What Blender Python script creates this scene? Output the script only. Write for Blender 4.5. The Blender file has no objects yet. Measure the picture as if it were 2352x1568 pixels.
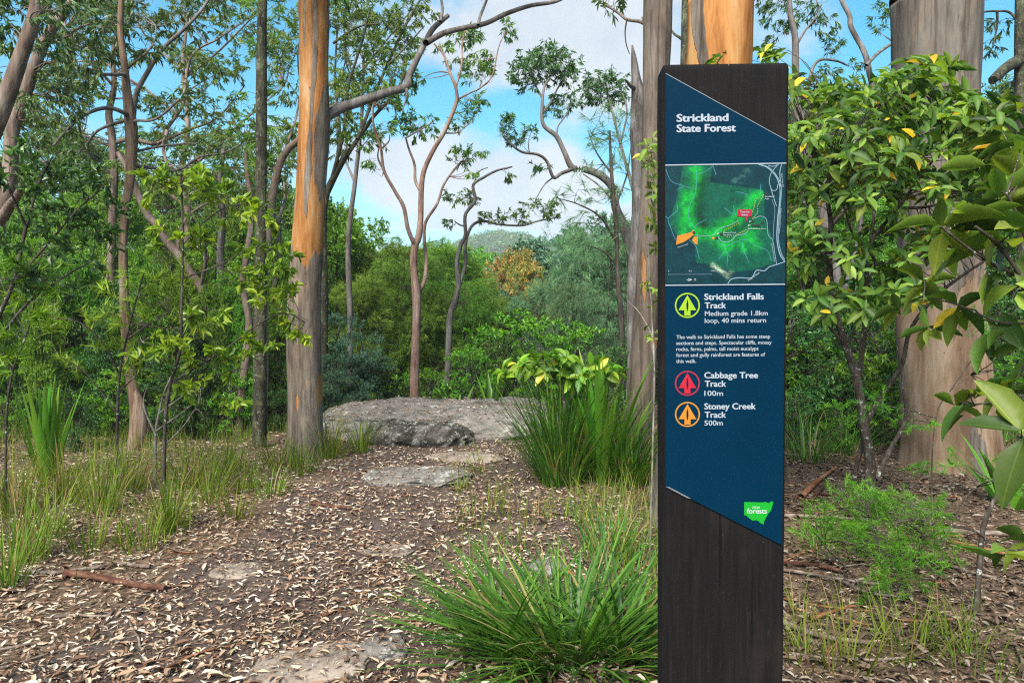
import bpy, math
import numpy as np
from math import radians, sin, cos, pi

# ------------------------------------------------------------------ camera, sky, sun, exposure
SC = bpy.context.scene
COL = SC.collection
CAM_H = 1.55
PITCH = radians(2.2)
FPX = 1568.0                       # focal length in pixels of a 2352 x 1568 frame (24 mm on 36 mm)
cam_d = bpy.data.cameras.new('camera')
cam_d.sensor_width = 36.0
cam_d.lens = 24.0
cam_d.clip_start = 0.05
cam_d.clip_end = 6000
cam = bpy.data.objects.new('camera', cam_d)
COL.objects.link(cam)
cam.location = (0, 0, CAM_H)
cam.rotation_euler = (radians(90) - PITCH, 0, 0)
SC.camera = cam

SUN_EL, SUN_AZ = radians(48), radians(200)      # azimuth clockwise from +Y: high, behind the camera
world = bpy.data.worlds.new('World')
SC.world = world
world.use_nodes = True


def build_world():
    nt = world.node_tree
    N, L = nt.nodes, nt.links
    N.clear()

    def nd(t, **k):
        n = N.new(t)
        for a, b in k.items():
            setattr(n, a, b)
        return n

    def math_(op, a, b=None, clamp=False):
        n = nd('ShaderNodeMath', operation=op, use_clamp=clamp)
        for i, v in enumerate((a, b)):
            if v is None:
                continue
            if isinstance(v, (int, float)):
                n.inputs[i].default_value = v
            else:
                L.new(v, n.inputs[i])
        return n.outputs[0]
    sky = nd('ShaderNodeTexSky', sky_type='NISHITA', sun_disc=False, sun_elevation=SUN_EL, sun_rotation=SUN_AZ,
             altitude=100, air_density=1.0, dust_density=0.6, ozone_density=2.2)
    hsv = nd('ShaderNodeHueSaturation')
    hsv.inputs['Hue'].default_value = 0.472
    hsv.inputs['Saturation'].default_value = 1.42
    hsv.inputs['Value'].default_value = 1.0
    L.new(sky.outputs[0], hsv.inputs['Color'])
    tc = nd('ShaderNodeTexCoord')
    sep = nd('ShaderNodeSeparateXYZ')
    L.new(tc.outputs['Generated'], sep.inputs[0])
    x, y, z = sep.outputs
    # clouds lie on a layer overhead: divide the view direction by its height
    den = math_('ADD', math_('MAXIMUM', z, 0.0), 0.22)
    cmb = nd('ShaderNodeCombineXYZ')
    L.new(math_('DIVIDE', x, den), cmb.inputs[0])
    L.new(math_('DIVIDE', y, den), cmb.inputs[1])
    no = nd('ShaderNodeTexNoise')
    no.inputs['Scale'].default_value = 1.25
    no.inputs['Detail'].default_value = 9
    no.inputs['Roughness'].default_value = 0.56
    no.inputs['Distortion'].default_value = 0.25
    mp = nd('ShaderNodeMapping')
    mp.inputs['Location'].default_value = CLOUD_OFF
    L.new(cmb.outputs[0], mp.inputs[0])
    L.new(mp.outputs[0], no.inputs['Vector'])
    # heaped clouds standing over the valley, in azimuth and elevation
    az = math_('ARCTAN2', x, y)
    el = math_('ARCSINE', z)
    no2 = nd('ShaderNodeTexNoise')
    no2.inputs['Scale'].default_value = 9.0
    no2.inputs['Detail'].default_value = 8
    no2.inputs['Roughness'].default_value = 0.55
    L.new(tc.outputs['Generated'], no2.inputs['Vector'])
    field = math_('MULTIPLY', math_('SUBTRACT', no.outputs['Fac'], 0.53), 7.0)
    for (a0, e0, sa, se, amp) in HEAPS:
        da = math_('DIVIDE', math_('SUBTRACT', az, a0), sa)
        de = math_('DIVIDE', math_('SUBTRACT', el, e0), se)
        r2 = math_('ADD', math_('MULTIPLY', da, da), math_('MULTIPLY', de, de))
        g = math_('MULTIPLY', math_('EXPONENT', math_('MULTIPLY', r2, -1.0)), amp)
        field = math_('ADD', field, g)
    field = math_('ADD', field, math_('MULTIPLY', math_('SUBTRACT', no2.outputs['Fac'], 0.5), 2.6))
    cov = nd('ShaderNodeMapRange', interpolation_type='SMOOTHSTEP')
    cov.inputs['From Min'].default_value = -0.25
    cov.inputs['From Max'].default_value = 0.95
    L.new(field, cov.inputs['Value'])
    shade = nd('ShaderNodeMapRange')
    shade.inputs['From Min'].default_value = 0.35
    shade.inputs['From Max'].default_value = 0.68
    L.new(no2.outputs['Fac'], shade.inputs['Value'])
    cc = nd('ShaderNodeMix', data_type='RGBA')
    cc.inputs['A'].default_value = (2.85, 3.1, 3.45, 1)
    cc.inputs['B'].default_value = (3.75, 3.85, 3.95, 1)
    L.new(shade.outputs[0], cc.inputs['Factor'])
    mx = nd('ShaderNodeMix', data_type='RGBA')
    L.new(math_('MULTIPLY', cov.outputs[0], 0.93), mx.inputs['Factor'])
    L.new(hsv.outputs[0], mx.inputs['A'])
    L.new(cc.outputs['Result'], mx.inputs['B'])
    bg = nd('ShaderNodeBackground')
    bg.inputs['Strength'].default_value = SKY_STRENGTH
    L.new(mx.outputs['Result'], bg.inputs[0])
    out = nd('ShaderNodeOutputWorld')
    L.new(bg.outputs[0], out.inputs[0])


SKY_STRENGTH = 0.05
CLOUD_OFF = (3.3, 1.7, 0.0)
HEAPS = [(-0.14, 0.20, 0.13, 0.045, 2.2), (0.03, 0.185, 0.13, 0.05, 2.0), (0.07, 0.40, 0.16, 0.10, 2.3),
         (0.18, 0.31, 0.09, 0.05, 1.2), (-0.42, 0.33, 0.2, 0.16, -1.2), (-0.2, 0.29, 0.06, 0.03, -0.8),
         (0.02, 0.295, 0.07, 0.022, -1.0)]
build_world()
sun_d = bpy.data.lights.new('sun', 'SUN')
sun_d.energy = 2.6
sun_d.angle = radians(32)
sun_d.color = (1.0, 0.95, 0.87)
sun = bpy.data.objects.new('sun', sun_d)
COL.objects.link(sun)
sun.rotation_euler = (radians(90) - SUN_EL, 0, -SUN_AZ + pi)
SC.view_settings.view_transform = 'Standard'
SC.view_settings.look = 'None'
SC.view_settings.exposure = 2.3
SC.view_settings.gamma = 1.0
SC.view_settings.use_curve_mapping = False
SC.render.engine = 'CYCLES'
SC.cycles.max_bounces = 8
SC.cycles.diffuse_bounces = 4
SC.cycles.transmission_bounces = 4
SC.cycles.glossy_bounces = 2
SC.cycles.sample_clamp_indirect = 0.6
SC.cycles.sample_clamp_direct = 1.0
SC.cycles.use_denoising = False
SC.cycles.filter_width = 1.2

# ------------------------------------------------------------------ pixel helpers (2352 x 1568 frame)
CA, SA = cos(PITCH), sin(PITCH)


def ray(x, y):
    dx, dz = (x - 1176.0) / FPX, (784.0 - y) / FPX
    return np.array([dx, CA + SA * dz, -SA + CA * dz])


def at(x, y, Y):                       # point seen at a pixel, at the distance Y in front of the camera
    d = ray(x, y)
    return np.array([0, 0, CAM_H]) + d * (Y / d[1])


R = np.random.default_rng(11)


def unit(v):
    v = np.asarray(v, float)
    return v / np.maximum(np.linalg.norm(v, axis=-1, keepdims=True), 1e-9)


def hash3(i, j, k, seed):
    n = (i * 374761393 + j * 668265263 + k * 2147483647 + seed * 974634777) & 0xffffffff
    n = ((n ^ (n >> 13)) * 1274126177) & 0xffffffff
    n = ((n ^ (n >> 16)) * 2246822519) & 0xffffffff
    return ((n ^ (n >> 15)) & 0xffffff) / float(0xffffff)


def vnoise(p, seed=0):                 # smooth value noise, -1 .. 1
    p = np.asarray(p, float)
    i = np.floor(p).astype(np.int64)
    f = p - i
    f = f * f * (3 - 2 * f)
    out = 0
    for a in (0, 1):
        for b in (0, 1):
            for c in (0, 1):
                w = (f[..., 0] if a else 1 - f[..., 0]) * (f[..., 1] if b else 1 - f[..., 1]) * (f[..., 2] if c else 1 - f[..., 2])
                out = out + w * hash3(i[..., 0] + a, i[..., 1] + b, i[..., 2] + c, seed)
    return out * 2 - 1


def fbm(p, seed=0, octs=4):
    p = np.asarray(p, float)
    s, a, t = 0, 1.0, 0
    for o in range(octs):
        s = s + a * vnoise(p * (2 ** o) + 17.3 * o, seed + o)
        t += a
        a *= 0.5
    return s / t


def sstep(a, b, x):
    t = np.clip((x - a) / (b - a), 0, 1)
    return t * t * (3 - 2 * t)


def softplus(x, k=1.0):
    return np.where(x > 20 * k, x, k * np.log1p(np.exp(np.minimum(x / k, 20))))


def height(x, y):                      # the lie of the land
    x = np.asarray(x, float)
    y = np.asarray(y, float)
    p = np.stack([x, y, np.zeros_like(x)], -1)
    z = 0.05 * vnoise(p * 0.8, 3) + 0.018 * vnoise(p * 3.1, 4)
    z = z * (1 - sstep(12, 16, y)) - 0.03 * np.exp(-((x + 0.9 - 0.02 * y) / 1.3) ** 2) * (1 - sstep(7, 9, y))
    z = z + 0.10 * sstep(1.3, 3.2, x) * sstep(2, 5, y)
    edge = 10.8 - 1.6 * sstep(-1.5, -5, x) + 3.5 * sstep(1.0, 4.5, x)
    d = y - edge
    drop = 0.34 * softplus(d, 0.5)
    drop = 26 * (1 - np.exp(-drop / 26))
    z = z - drop
    hill = 84 * np.exp(-((y - 560) / 190) ** 2) * (0.8 + 0.2 * np.cos(x / 130.0)) * (0.70 + 0.30 * np.exp(-((x + 8) / 60) ** 2))
    far = sstep(90, 420, y)
    z = z + far * hill + far * 5 * vnoise(p / 70.0, 9)
    return z


def ground_at(x, y):                   # where the ray of a pixel meets the ground
    d = ray(x, y)
    lo = 0.5
    t = lo
    for _ in range(4000):
        q = np.array([0, 0, CAM_H]) + d * t
        if q[2] < height(q[0], q[1]):
            break
        t += 0.01 + t * 0.002
    q = np.array([0, 0, CAM_H]) + d * t
    q[2] = height(q[0], q[1])
    return q


# ------------------------------------------------------------------ mesh helpers
class Geo:
    def __init__(self):
        self.v, self.f, self.a, self.m, self.s, self.n = [], [], [], [], [], 0

    def add(self, v, faces, lv=0.5, mat=0, smooth=False):
        v = np.asarray(v, float).reshape(-1, 3)
        self.v.append(v)
        lv = np.broadcast_to(np.asarray(lv, float), (len(v),))
        self.a.append(lv)
        for f in (faces if isinstance(faces, (list, tuple)) else [faces]):
            f = np.asarray(f, np.int64)
            if f.size:
                self.f.append(f + self.n)
                self.m.append((len(f), mat, smooth))
        self.n += len(v)

    def mesh(self, name, mats):
        me = bpy.data.meshes.new(name)
        v = np.concatenate(self.v)
        me.vertices.add(len(v))
        me.vertices.foreach_set('co', v.astype(np.float32).ravel())
        tot = np.concatenate([np.full(len(f), f.shape[1], np.int64) for f in self.f])
        idx = np.concatenate([f.ravel() for f in self.f])
        me.loops.add(len(idx))
        me.loops.foreach_set('vertex_index', idx.astype(np.int32))
        me.polygons.add(len(tot))
        st = np.concatenate([[0], np.cumsum(tot)[:-1]])
        me.polygons.foreach_set('loop_start', st.astype(np.int32))
        me.polygons.foreach_set('material_index', np.concatenate([np.full(n, m) for n, m, s in self.m]).astype(np.int32))
        me.polygons.foreach_set('use_smooth', np.concatenate([np.full(n, s) for n, m, s in self.m]))
        at_ = me.attributes.new('lv', 'FLOAT', 'POINT')
        at_.data.foreach_set('value', np.concatenate(self.a).astype(np.float32))
        me.update(calc_edges=True)
        for m in (mats if isinstance(mats, (list, tuple)) else [mats]):
            me.materials.append(m)
        return me


def link(name, data, parent=None, loc=(0, 0, 0), rot=(0, 0, 0), scale=(1, 1, 1)):
    o = bpy.data.objects.new(name, data)
    COL.objects.link(o)
    o.parent = parent
    o.location = loc
    o.rotation_euler = rot
    o.scale = scale
    return o


def tag(o, label=None, cat=None, group=None, kind=None):
    for k, v in (('label', label), ('category', cat), ('group', group), ('kind', kind)):
        if v:
            o[k] = v
    return o


def empty(name, loc=(0, 0, 0)):
    o = link(name, None, None, tuple(loc))
    o.empty_display_size = 0.1
    return o


def copy_tree(o, parent=None):
    c = o.copy()
    COL.objects.link(c)
    c.parent = parent
    for ch in list(o.children):
        copy_tree(ch, c)
    return c


def tubes(paths, rad, sides=4, wob=None):
    """paths (N,m,3), rad (N,m) -> verts, quads"""
    P = np.asarray(paths, float)
    N, m, _ = P.shape
    T = unit(np.gradient(P, axis=1))
    main = np.abs(unit(P[:, -1] - P[:, 0]))
    ref = np.where((main[:, 2] > 0.75)[:, None], np.array([1.0, 0, 0]), np.array([0, 0, 1.0]))[:, None, :]
    U = unit(np.cross(T, np.broadcast_to(ref, T.shape)))
    V = np.cross(T, U)
    a = np.linspace(0, 2 * pi, sides, endpoint=False)
    r = np.asarray(rad, float)[..., None]
    if wob is not None:
        r = r * wob
    else:
        r = np.broadcast_to(r, (N, m, sides))
    ring = np.cos(a)[None, None, :, None] * U[:, :, None] + np.sin(a)[None, None, :, None] * V[:, :, None]
    v = P[:, :, None] + r[..., None] * ring
    i = np.arange(N)[:, None, None] * m * sides
    j = np.arange(m - 1)[None, :, None] * sides
    k = np.arange(sides)[None, None, :]
    k2 = (k + 1) % sides
    q = np.stack([i + j + k, i + j + k2, i + j + sides + k2, i + j + sides + k], -1).reshape(-1, 4)
    return v.reshape(-1, 3), q


def spline(pts, n):
    """Catmull-Rom through rows of pts (k, d) -> (n, d)"""
    p = np.asarray(pts, float)
    if len(p) == 2:
        t = np.linspace(0, 1, n)[:, None]
        return p[0] * (1 - t) + p[1] * t
    seg = np.linalg.norm(np.diff(p[:, :3], axis=0), axis=1)
    u = np.concatenate([[0], np.cumsum(np.maximum(seg, 1e-4))])
    e = np.vstack([2 * p[0] - p[1], p, 2 * p[-1] - p[-2]])
    s = np.linspace(0, u[-1], n)
    i = np.clip(np.searchsorted(u, s, 'right') - 1, 0, len(p) - 2)
    t = ((s - u[i]) / (u[i + 1] - u[i]))[:, None]
    a, b, c, d = e[i], e[i + 1], e[i + 2], e[i + 3]
    return 0.5 * (2 * b + (c - a) * t + (2 * a - 5 * b + 4 * c - d) * t ** 2 + (3 * b - a - 3 * c + d) * t ** 3)


# leaf shapes: x across (-.5 .. .5), y along (0 .. 1), z out of the blade
def tmpl_quad():
    return np.array([[0, 0, 0], [.5, .42, .05], [0, 1, -.12], [-.5, .42, .05]], float), [np.array([[0, 1, 2, 3]])]


def tmpl_lance():
    v = np.array([[0, 0, 0], [.42, .28, .05], [-.42, .28, .05], [.4, .62, .0], [-.4, .62, .0], [0, 1, -.16]], float)
    return v, [np.array([[1, 2, 4, 3]]), np.array([[0, 2, 1], [3, 4, 5]])]


def tmpl_blade(rows, hw, curl, fold, wave=0.0, seed=0):
    """leaf with a folded midrib"""
    rg = np.random.default_rng(seed)
    c, l, r = [], [], []
    for i, (y, w) in enumerate(zip(rows, hw)):
        z = -curl * y * y
        c.append([0, y, z])
        if 0 < i < len(rows) - 1:
            l.append([-w, y, z + fold * w + wave * rg.uniform(-1, 1)])
            r.append([w, y, z + fold * w + wave * rg.uniform(-1, 1)])
    n = len(rows)
    v = np.array(c + l + r, float)
    L0, R0 = n, n + n - 2
    q, t = [], []
    for i in range(1, n - 2):
        q.append([i, i + 1, L0 + i, L0 + i - 1])
        q.append([i + 1, i, R0 + i - 1, R0 + i])
    t += [[0, 1, L0], [1, 0, R0], [n - 2, n - 1, L0 + n - 3], [n - 1, n - 2, R0 + n - 3]]
    return v, [np.array(q), np.array(t)]


T_QUAD, T_LANCE = tmpl_quad(), tmpl_lance()
T_OVAL = tmpl_blade([0, .12, .38, .66, .88, 1], [0, .2, .47, .46, .22, 0], .22, .35)
T_NEEDLE = (np.array([[-.5, 0, 0], [.5, 0, 0], [0, 1, -.06]], float), [np.array([[0, 1, 2]])])
BIGROWS = [0, .07, .2, .34, .48, .62, .76, .88, .95, 1]
BIGW = [0, .12, .33, .46, .5, .46, .36, .2, .1, 0]


def place(g, T, pos, d, n, L, W, lv, mat=0, smooth=False):
    """scatter a leaf shape: pos, d (direction), n (normal), arrays of length N"""
    tv, tf = T
    N, k = len(pos), len(tv)
    if N == 0:
        return
    d = unit(d)
    x = unit(np.cross(d, n))
    n = np.cross(x, d)
    L = np.broadcast_to(L, (N,))[:, None, None]
    W = np.broadcast_to(W, (N,))[:, None, None]
    v = pos[:, None] + x[:, None] * W * tv[None, :, 0:1] + d[:, None] * L * tv[None, :, 1:2] + n[:, None] * L * tv[None, :, 2:3]
    off = (np.arange(N) * k)[:, None, None]
    g.add(v.reshape(-1, 3), [(f[None] + off).reshape(-1, f.shape[1]) for f in tf], np.repeat(np.broadcast_to(lv, (N,)), k), mat, smooth)


def rand_dir(n, rg=R):
    return unit(rg.normal(size=(n, 3)))


def twigs(g, S, E, sag, r0, mat, sides=3, m=4, rg=R):
    """thin curved twigs from S to E; returns a sampler of points on them"""
    N = len(S)
    mid = (S + E) / 2 + rg.normal(size=(N, 3)) * np.linalg.norm(E - S, axis=1, keepdims=True) * 0.12
    mid[:, 2] += sag * np.linalg.norm(E - S, axis=1)
    t = np.linspace(0, 1, m)[None, :, None]
    P = (1 - t) ** 2 * S[:, None] + 2 * t * (1 - t) * mid[:, None] + t * t * E[:, None]
    if r0 > 0:
        v, q = tubes(P, np.broadcast_to(r0 * np.linspace(1, .35, m), (N, m)), sides)
        g.add(v, q, 0.5, mat, True)

    def sample(i, t):
        t = t[:, None]
        p = (1 - t) ** 2 * S[i] + 2 * t * (1 - t) * mid[i] + t * t * E[i]
        d = unit(2 * (1 - t) * (mid[i] - S[i]) + 2 * t * (E[i] - mid[i]))
        return p, d
    return sample


# leaf habits: shape, length, width ratio, leaves per twig, droop, spread, twig radius, clustering at the tip
HABIT = {
    'gum':   dict(T=T_LANCE, L=.105, wr=.22, n=16, droop=.75, spread=.75, r=.0035, t0=.25, up=.15),
    'gum2':  dict(T=T_QUAD, L=.11, wr=.24, n=16, droop=.75, spread=.75, r=.0035, t0=.25, up=.15),
    'needle': dict(T=T_NEEDLE, L=.05, wr=.075, n=60, droop=.0, spread=.7, r=.0014, t0=.05, up=.3),
    'gumfar': dict(T=T_QUAD, L=.15, wr=.27, n=14, droop=.6, spread=.9, r=.005, t0=.1, up=.2),
    'oval':  dict(T=T_OVAL, L=.085, wr=.40, n=13, droop=.05, spread=.8, r=.0035, t0=.35, up=.8),
    'ovalfar': dict(T=T_QUAD, L=.13, wr=.5, n=14, droop=.1, spread=1.0, r=.005, t0=.1, up=.6),
    'she':   dict(T=T_NEEDLE, L=.21, wr=.045, n=30, droop=.38, spread=.42, r=.003, t0=.05, up=.1),
    'wisp':  dict(T=T_NEEDLE, L=.085, wr=.10, n=40, droop=.0, spread=.75, r=.0022, t0=.1, up=.3),
    'fern':  dict(T=T_QUAD, L=.10, wr=.2, n=26, droop=.1, spread=.8, r=.003, t0=.1, up=1.3),
}


def leafy(g, S, E, h, rg=R, lf=1.0, n=None, sag=.08, lmat=0, tmat=1, lv0=0.0, lv1=1.0, top=None):
    hb = HABIT[h]
    smp = twigs(g, S, E, sag, hb['r'] * lf, tmat, rg=rg)
    k = n or hb['n']
    N = len(S)
    i = np.repeat(np.arange(N), k)
    t = hb['t0'] + (1.02 - hb['t0']) * np.sqrt(rg.uniform(0, 1, N * k))
    p, d = smp(i, np.minimum(t, 1))
    D = unit(d * .7 + rand_dir(N * k, rg) * hb['spread'] + np.array([0, 0, -hb['droop']]))
    nn = unit(rand_dir(N * k, rg) + np.array([0, 0, hb['up']]))
    L = hb['L'] * lf * rg.uniform(.6, 1.2, N * k)
    lv = np.clip(rg.beta(2, 2, N) [i] * .55 + rg.uniform(0, .45, N * k), 0, 1)
    lv = lv0 + (lv1 - lv0) * lv
    place(g, hb['T'], p, D, nn, L, L * hb['wr'] * rg.uniform(.8, 1.2, N * k), lv, lmat)


def clump(g, c, rad, h, ntw, rg=R, lf=1.0, n=None, root=None, **kw):
    """a tuft of leafy twigs filling an ellipsoid"""
    c = np.asarray(c, float)
    rad = np.asarray(rad, float)
    d = rand_dir(ntw, rg)
    rr = rg.uniform(.25, 1, ntw) ** .6
    C = c + d * rad * rr[:, None]
    ln = np.minimum(.5 * rad.mean() + .12, .6)
    if root is None:
        root = c - np.array([0, 0, rad[2] * .7])
    dirs = unit(unit(C - root) * 1.0 + rand_dir(ntw, rg) * .7)
    S = C - dirs * ln * rg.uniform(.5, 1, (ntw, 1))
    E = C + dirs * ln * .35
    leafy(g, S, E, h, rg, lf, n, **kw)
    return S

# ------------------------------------------------------------------ materials
class NT:
    def __init__(self, name):
        self.m = bpy.data.materials.new(name)
        self.m.use_nodes = True
        self.t = self.m.node_tree
        self.N, self.L = self.t.nodes, self.t.links
        self.N.clear()
        self.out = self.N.new('ShaderNodeOutputMaterial')

    def n(self, t, ins=None, **k):
        n = self.N.new(t)
        for a, b in k.items():
            setattr(n, a, b)
        for a, b in (ins or {}).items():
            self.set(n.inputs[a], b)
        return n

    def set(self, s, v):
        if isinstance(v, bpy.types.NodeSocket):
            self.L.new(v, s)
        else:
            s.default_value = v

    def math(self, op, a, b=0.0, clamp=False):
        n = self.n('ShaderNodeMath', operation=op, use_clamp=clamp)
        self.set(n.inputs[0], a)
        self.set(n.inputs[1], b)
        return n.outputs[0]

    def ramp(self, fac, stops, interp='LINEAR'):
        n = self.n('ShaderNodeValToRGB')
        n.color_ramp.interpolation = interp
        el = n.color_ramp.elements
        while len(el) < len(stops):
            el.new(0.5)
        for e, (p, c) in zip(el, stops):
            e.position = p
            e.color = (*c, 1)
        self.L.new(fac, n.inputs[0])
        return n.outputs[0]

    def noise(self, vec, scale, detail=4, rough=.55, dist=0.0):
        n = self.n('ShaderNodeTexNoise', {'Scale': scale, 'Detail': detail, 'Roughness': rough, 'Distortion': dist})
        if vec is not None:
            self.L.new(vec, n.inputs['Vector'])
        return n.outputs['Fac']

    def coord(self, which='Object', scale=(1, 1, 1), loc=(0, 0, 0)):
        tc = self.n('ShaderNodeTexCoord')
        mp = self.n('ShaderNodeMapping', {'Scale': scale, 'Location': loc})
        self.L.new(tc.outputs[which], mp.inputs['Vector'])
        return mp.outputs[0]

    def mix(self, f, a, b, mode='MIX'):
        n = self.n('ShaderNodeMix', data_type='RGBA', blend_type=mode)
        self.set(n.inputs['Factor'], f)
        self.set(n.inputs['A'], a if not isinstance(a, tuple) else (*a[:3], 1))
        self.set(n.inputs['B'], b if not isinstance(b, tuple) else (*b[:3], 1))
        return n.outputs['Result']

    def maprange(self, v, a, b, c=0.0, d=1.0, smooth=True):
        n = self.n('ShaderNodeMapRange', {'From Min': a, 'From Max': b, 'To Min': c, 'To Max': d})
        if smooth:
            n.interpolation_type = 'SMOOTHSTEP'
        self.set(n.inputs['Value'], v)
        return n.outputs[0]

    def attr(self, name='lv', out='Fac'):
        return self.n('ShaderNodeAttribute', attribute_name=name).outputs[out]

    def principled(self, col, rough=.7, spec=.3, bump=None, bstr=.3, bdist=.02):
        p = self.n('ShaderNodeBsdfPrincipled')
        self.set(p.inputs['Base Color'], col if not isinstance(col, tuple) else (*col[:3], 1))
        self.set(p.inputs['Roughness'], rough)
        p.inputs['Specular IOR Level'].default_value = spec
        if bump is not None:
            b = self.n('ShaderNodeBump', {'Strength': bstr, 'Distance': bdist, 'Height': bump})
            self.L.new(b.outputs[0], p.inputs['Normal'])
        return p.outputs[0]

    def done(self, sh):
        self.L.new(sh, self.out.inputs['Surface'])
        return self.m


def leaf_mat(name, stops, trans=.45, rough=.45, spec=.35, hue=.03, tcol=(1.25, 1.35, .55)):
    t = NT(name)
    c = t.ramp(t.attr(), stops)
    inf = t.n('ShaderNodeObjectInfo').outputs['Random']
    h = t.n('ShaderNodeHueSaturation', {'Hue': t.maprange(inf, 0, 1, .5 - hue, .5 + hue * .6, False),
                                        'Value': t.maprange(inf, 0, 1, .85, 1.15, False), 'Color': c})
    col = h.outputs[0]
    p = t.principled(col, rough, spec)
    tr = t.n('ShaderNodeBsdfTranslucent', {'Color': t.mix(1.0, col, tcol, 'MULTIPLY')})
    mx = t.n('ShaderNodeMixShader', {0: trans})
    t.L.new(p, mx.inputs[1])
    t.L.new(tr.outputs[0], mx.inputs[2])
    return t.done(mx.outputs[0])


G_DARK, G_MID, G_LIT, G_YEL = (.022, .055, .012), (.045, .105, .018), (.10, .19, .028), (.24, .27, .04)
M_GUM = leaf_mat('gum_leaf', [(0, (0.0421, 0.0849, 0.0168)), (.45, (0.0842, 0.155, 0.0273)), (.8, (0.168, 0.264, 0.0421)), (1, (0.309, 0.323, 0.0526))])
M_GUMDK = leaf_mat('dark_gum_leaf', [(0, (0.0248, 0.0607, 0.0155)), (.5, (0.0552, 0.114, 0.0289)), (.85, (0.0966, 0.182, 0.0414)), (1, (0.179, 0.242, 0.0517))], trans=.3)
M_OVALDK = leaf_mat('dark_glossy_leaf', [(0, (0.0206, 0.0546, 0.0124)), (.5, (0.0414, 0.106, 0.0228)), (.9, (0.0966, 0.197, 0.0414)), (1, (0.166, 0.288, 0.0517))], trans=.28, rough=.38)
M_YEL = leaf_mat('yellow_green_leaf', [(0, (0.0575, 0.14, 0.0129)), (.45, (0.138, 0.278, 0.019)), (.85, (0.287, 0.418, 0.0302)), (1, (0.437, 0.418, 0.0431))], trans=.42)
M_BRIGHT = leaf_mat('bright_green_leaf', [(0, (0.046, 0.127, 0.0121)), (.5, (0.103, 0.253, 0.0215)), (.9, (0.23, 0.405, 0.0345)), (1, (0.368, 0.455, 0.0518))], trans=.42)
M_SHE = leaf_mat('sheoak_needle', [(0, (0.0505, 0.12, 0.0177)), (.5, (0.101, 0.222, 0.0278)), (1, (0.203, 0.351, 0.0442))], trans=.3, spec=.15)
M_SHEBL = leaf_mat('blue_green_needle', [(0, (0.059, 0.118, 0.059)), (.5, (0.118, 0.218, 0.101)), (1, (0.218, 0.337, 0.151))], trans=.3, spec=.15, tcol=(1.1, 1.3, .8))
M_BLUE = leaf_mat('blue_green_leaf', [(0, (0.0403, 0.0862, 0.0517)), (.5, (0.0805, 0.161, 0.092)), (1, (0.161, 0.265, 0.149))], trans=.32, tcol=(1.1, 1.3, .8))
M_ORANGE = leaf_mat('orange_tipped_leaf', [(0, (0.069, 0.127, 0.023)), (.4, (0.161, 0.207, 0.0345)), (.62, (0.368, 0.253, 0.0575)), (1, (0.575, 0.23, 0.069))], trans=.36)
M_WISP = leaf_mat('olive_wisp', [(0, (0.0605, 0.114, 0.0129)), (.5, (0.129, 0.228, 0.0181)), (1, (0.241, 0.36, 0.0285))], trans=.35, spec=.15)
M_FEATHER = leaf_mat('feathery_green', [(0, (0.0345, 0.108, 0.00863)), (.5, (0.0805, 0.228, 0.0155)), (1, (0.184, 0.38, 0.0259))], trans=.4, spec=.15)
def broad_leaf():
    """broad leaf with a pale midrib and faint side veins"""
    t = NT('broad_leaf')
    c = t.ramp(t.attr(), [(0, (.018, .045, .008)), (.35, (.05, .105, .014)), (.65, (.11, .18, .024)), (.85, (.19, .26, .035)), (.95, (.25, .29, .04)), (1, (.55, .36, .03))])
    sep = t.n('ShaderNodeSeparateXYZ')
    t.L.new(t.coord('Object'), sep.inputs[0])
    ax = t.math('ABSOLUTE', sep.outputs[0])
    rib = t.maprange(ax, .006, .014, 1.0, 0.0)
    sv_ = t.math('SINE', t.math('MULTIPLY', t.math('SUBTRACT', sep.outputs[1], t.math('MULTIPLY', ax, 1.1)), 62.0))
    vein = t.math('MAXIMUM', rib, t.math('MULTIPLY', t.maprange(sv_, .90, 1.0), .45))
    inf = t.n('ShaderNodeObjectInfo').outputs['Random']
    h = t.n('ShaderNodeHueSaturation', {'Hue': t.maprange(inf, 0, 1, .482, .512, False), 'Value': t.maprange(inf, 0, 1, .7, 1.2, False), 'Color': c})
    nz = t.noise(t.coord('Object'), 9.0, 4, .6)
    col = t.mix(t.maprange(nz, .35, .7, 0, .35), h.outputs[0], t.mix(1.0, h.outputs[0], (.6, .7, .6), 'MULTIPLY'))
    col = t.mix(t.math('MULTIPLY', vein, .55), col, t.mix(1.0, col, (1.9, 1.7, 1.5), 'MULTIPLY'))
    p = t.principled(col, .48, .25, t.math('MULTIPLY', vein, -1.0), .25, .004)
    tr = t.n('ShaderNodeBsdfTranslucent', {'Color': t.mix(1.0, col, (1.3, 1.3, .5), 'MULTIPLY')})
    mx = t.n('ShaderNodeMixShader', {0: .4})
    t.L.new(p, mx.inputs[1])
    t.L.new(tr.outputs[0], mx.inputs[2])
    return t.done(mx.outputs[0])


M_BIG = broad_leaf()
M_TUSSOCK = leaf_mat('tussock_blade', [(0, (0.0162, 0.054, 0.0072)), (.5, (0.045, 0.122, 0.0117)), (.9, (0.108, 0.225, 0.0225)), (1, (0.243, 0.189, 0.072))], trans=.3, rough=.45, spec=.3)
M_GRASS = leaf_mat('grass_blade', [(0, (.045, .085, .010)), (.5, (.11, .17, .018)), (.8, (.19, .25, .03)), (.93, (.27, .27, .06)), (1, (.30, .21, .09))], trans=.4, spec=.12, rough=.6)
M_SWORD = leaf_mat('sword_leaf', [(0, (0.0311, 0.102, 0.00927)), (.6, (0.0725, 0.194, 0.014)), (1, (0.155, 0.307, 0.0233))], trans=.32, rough=.38, spec=.45)


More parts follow.
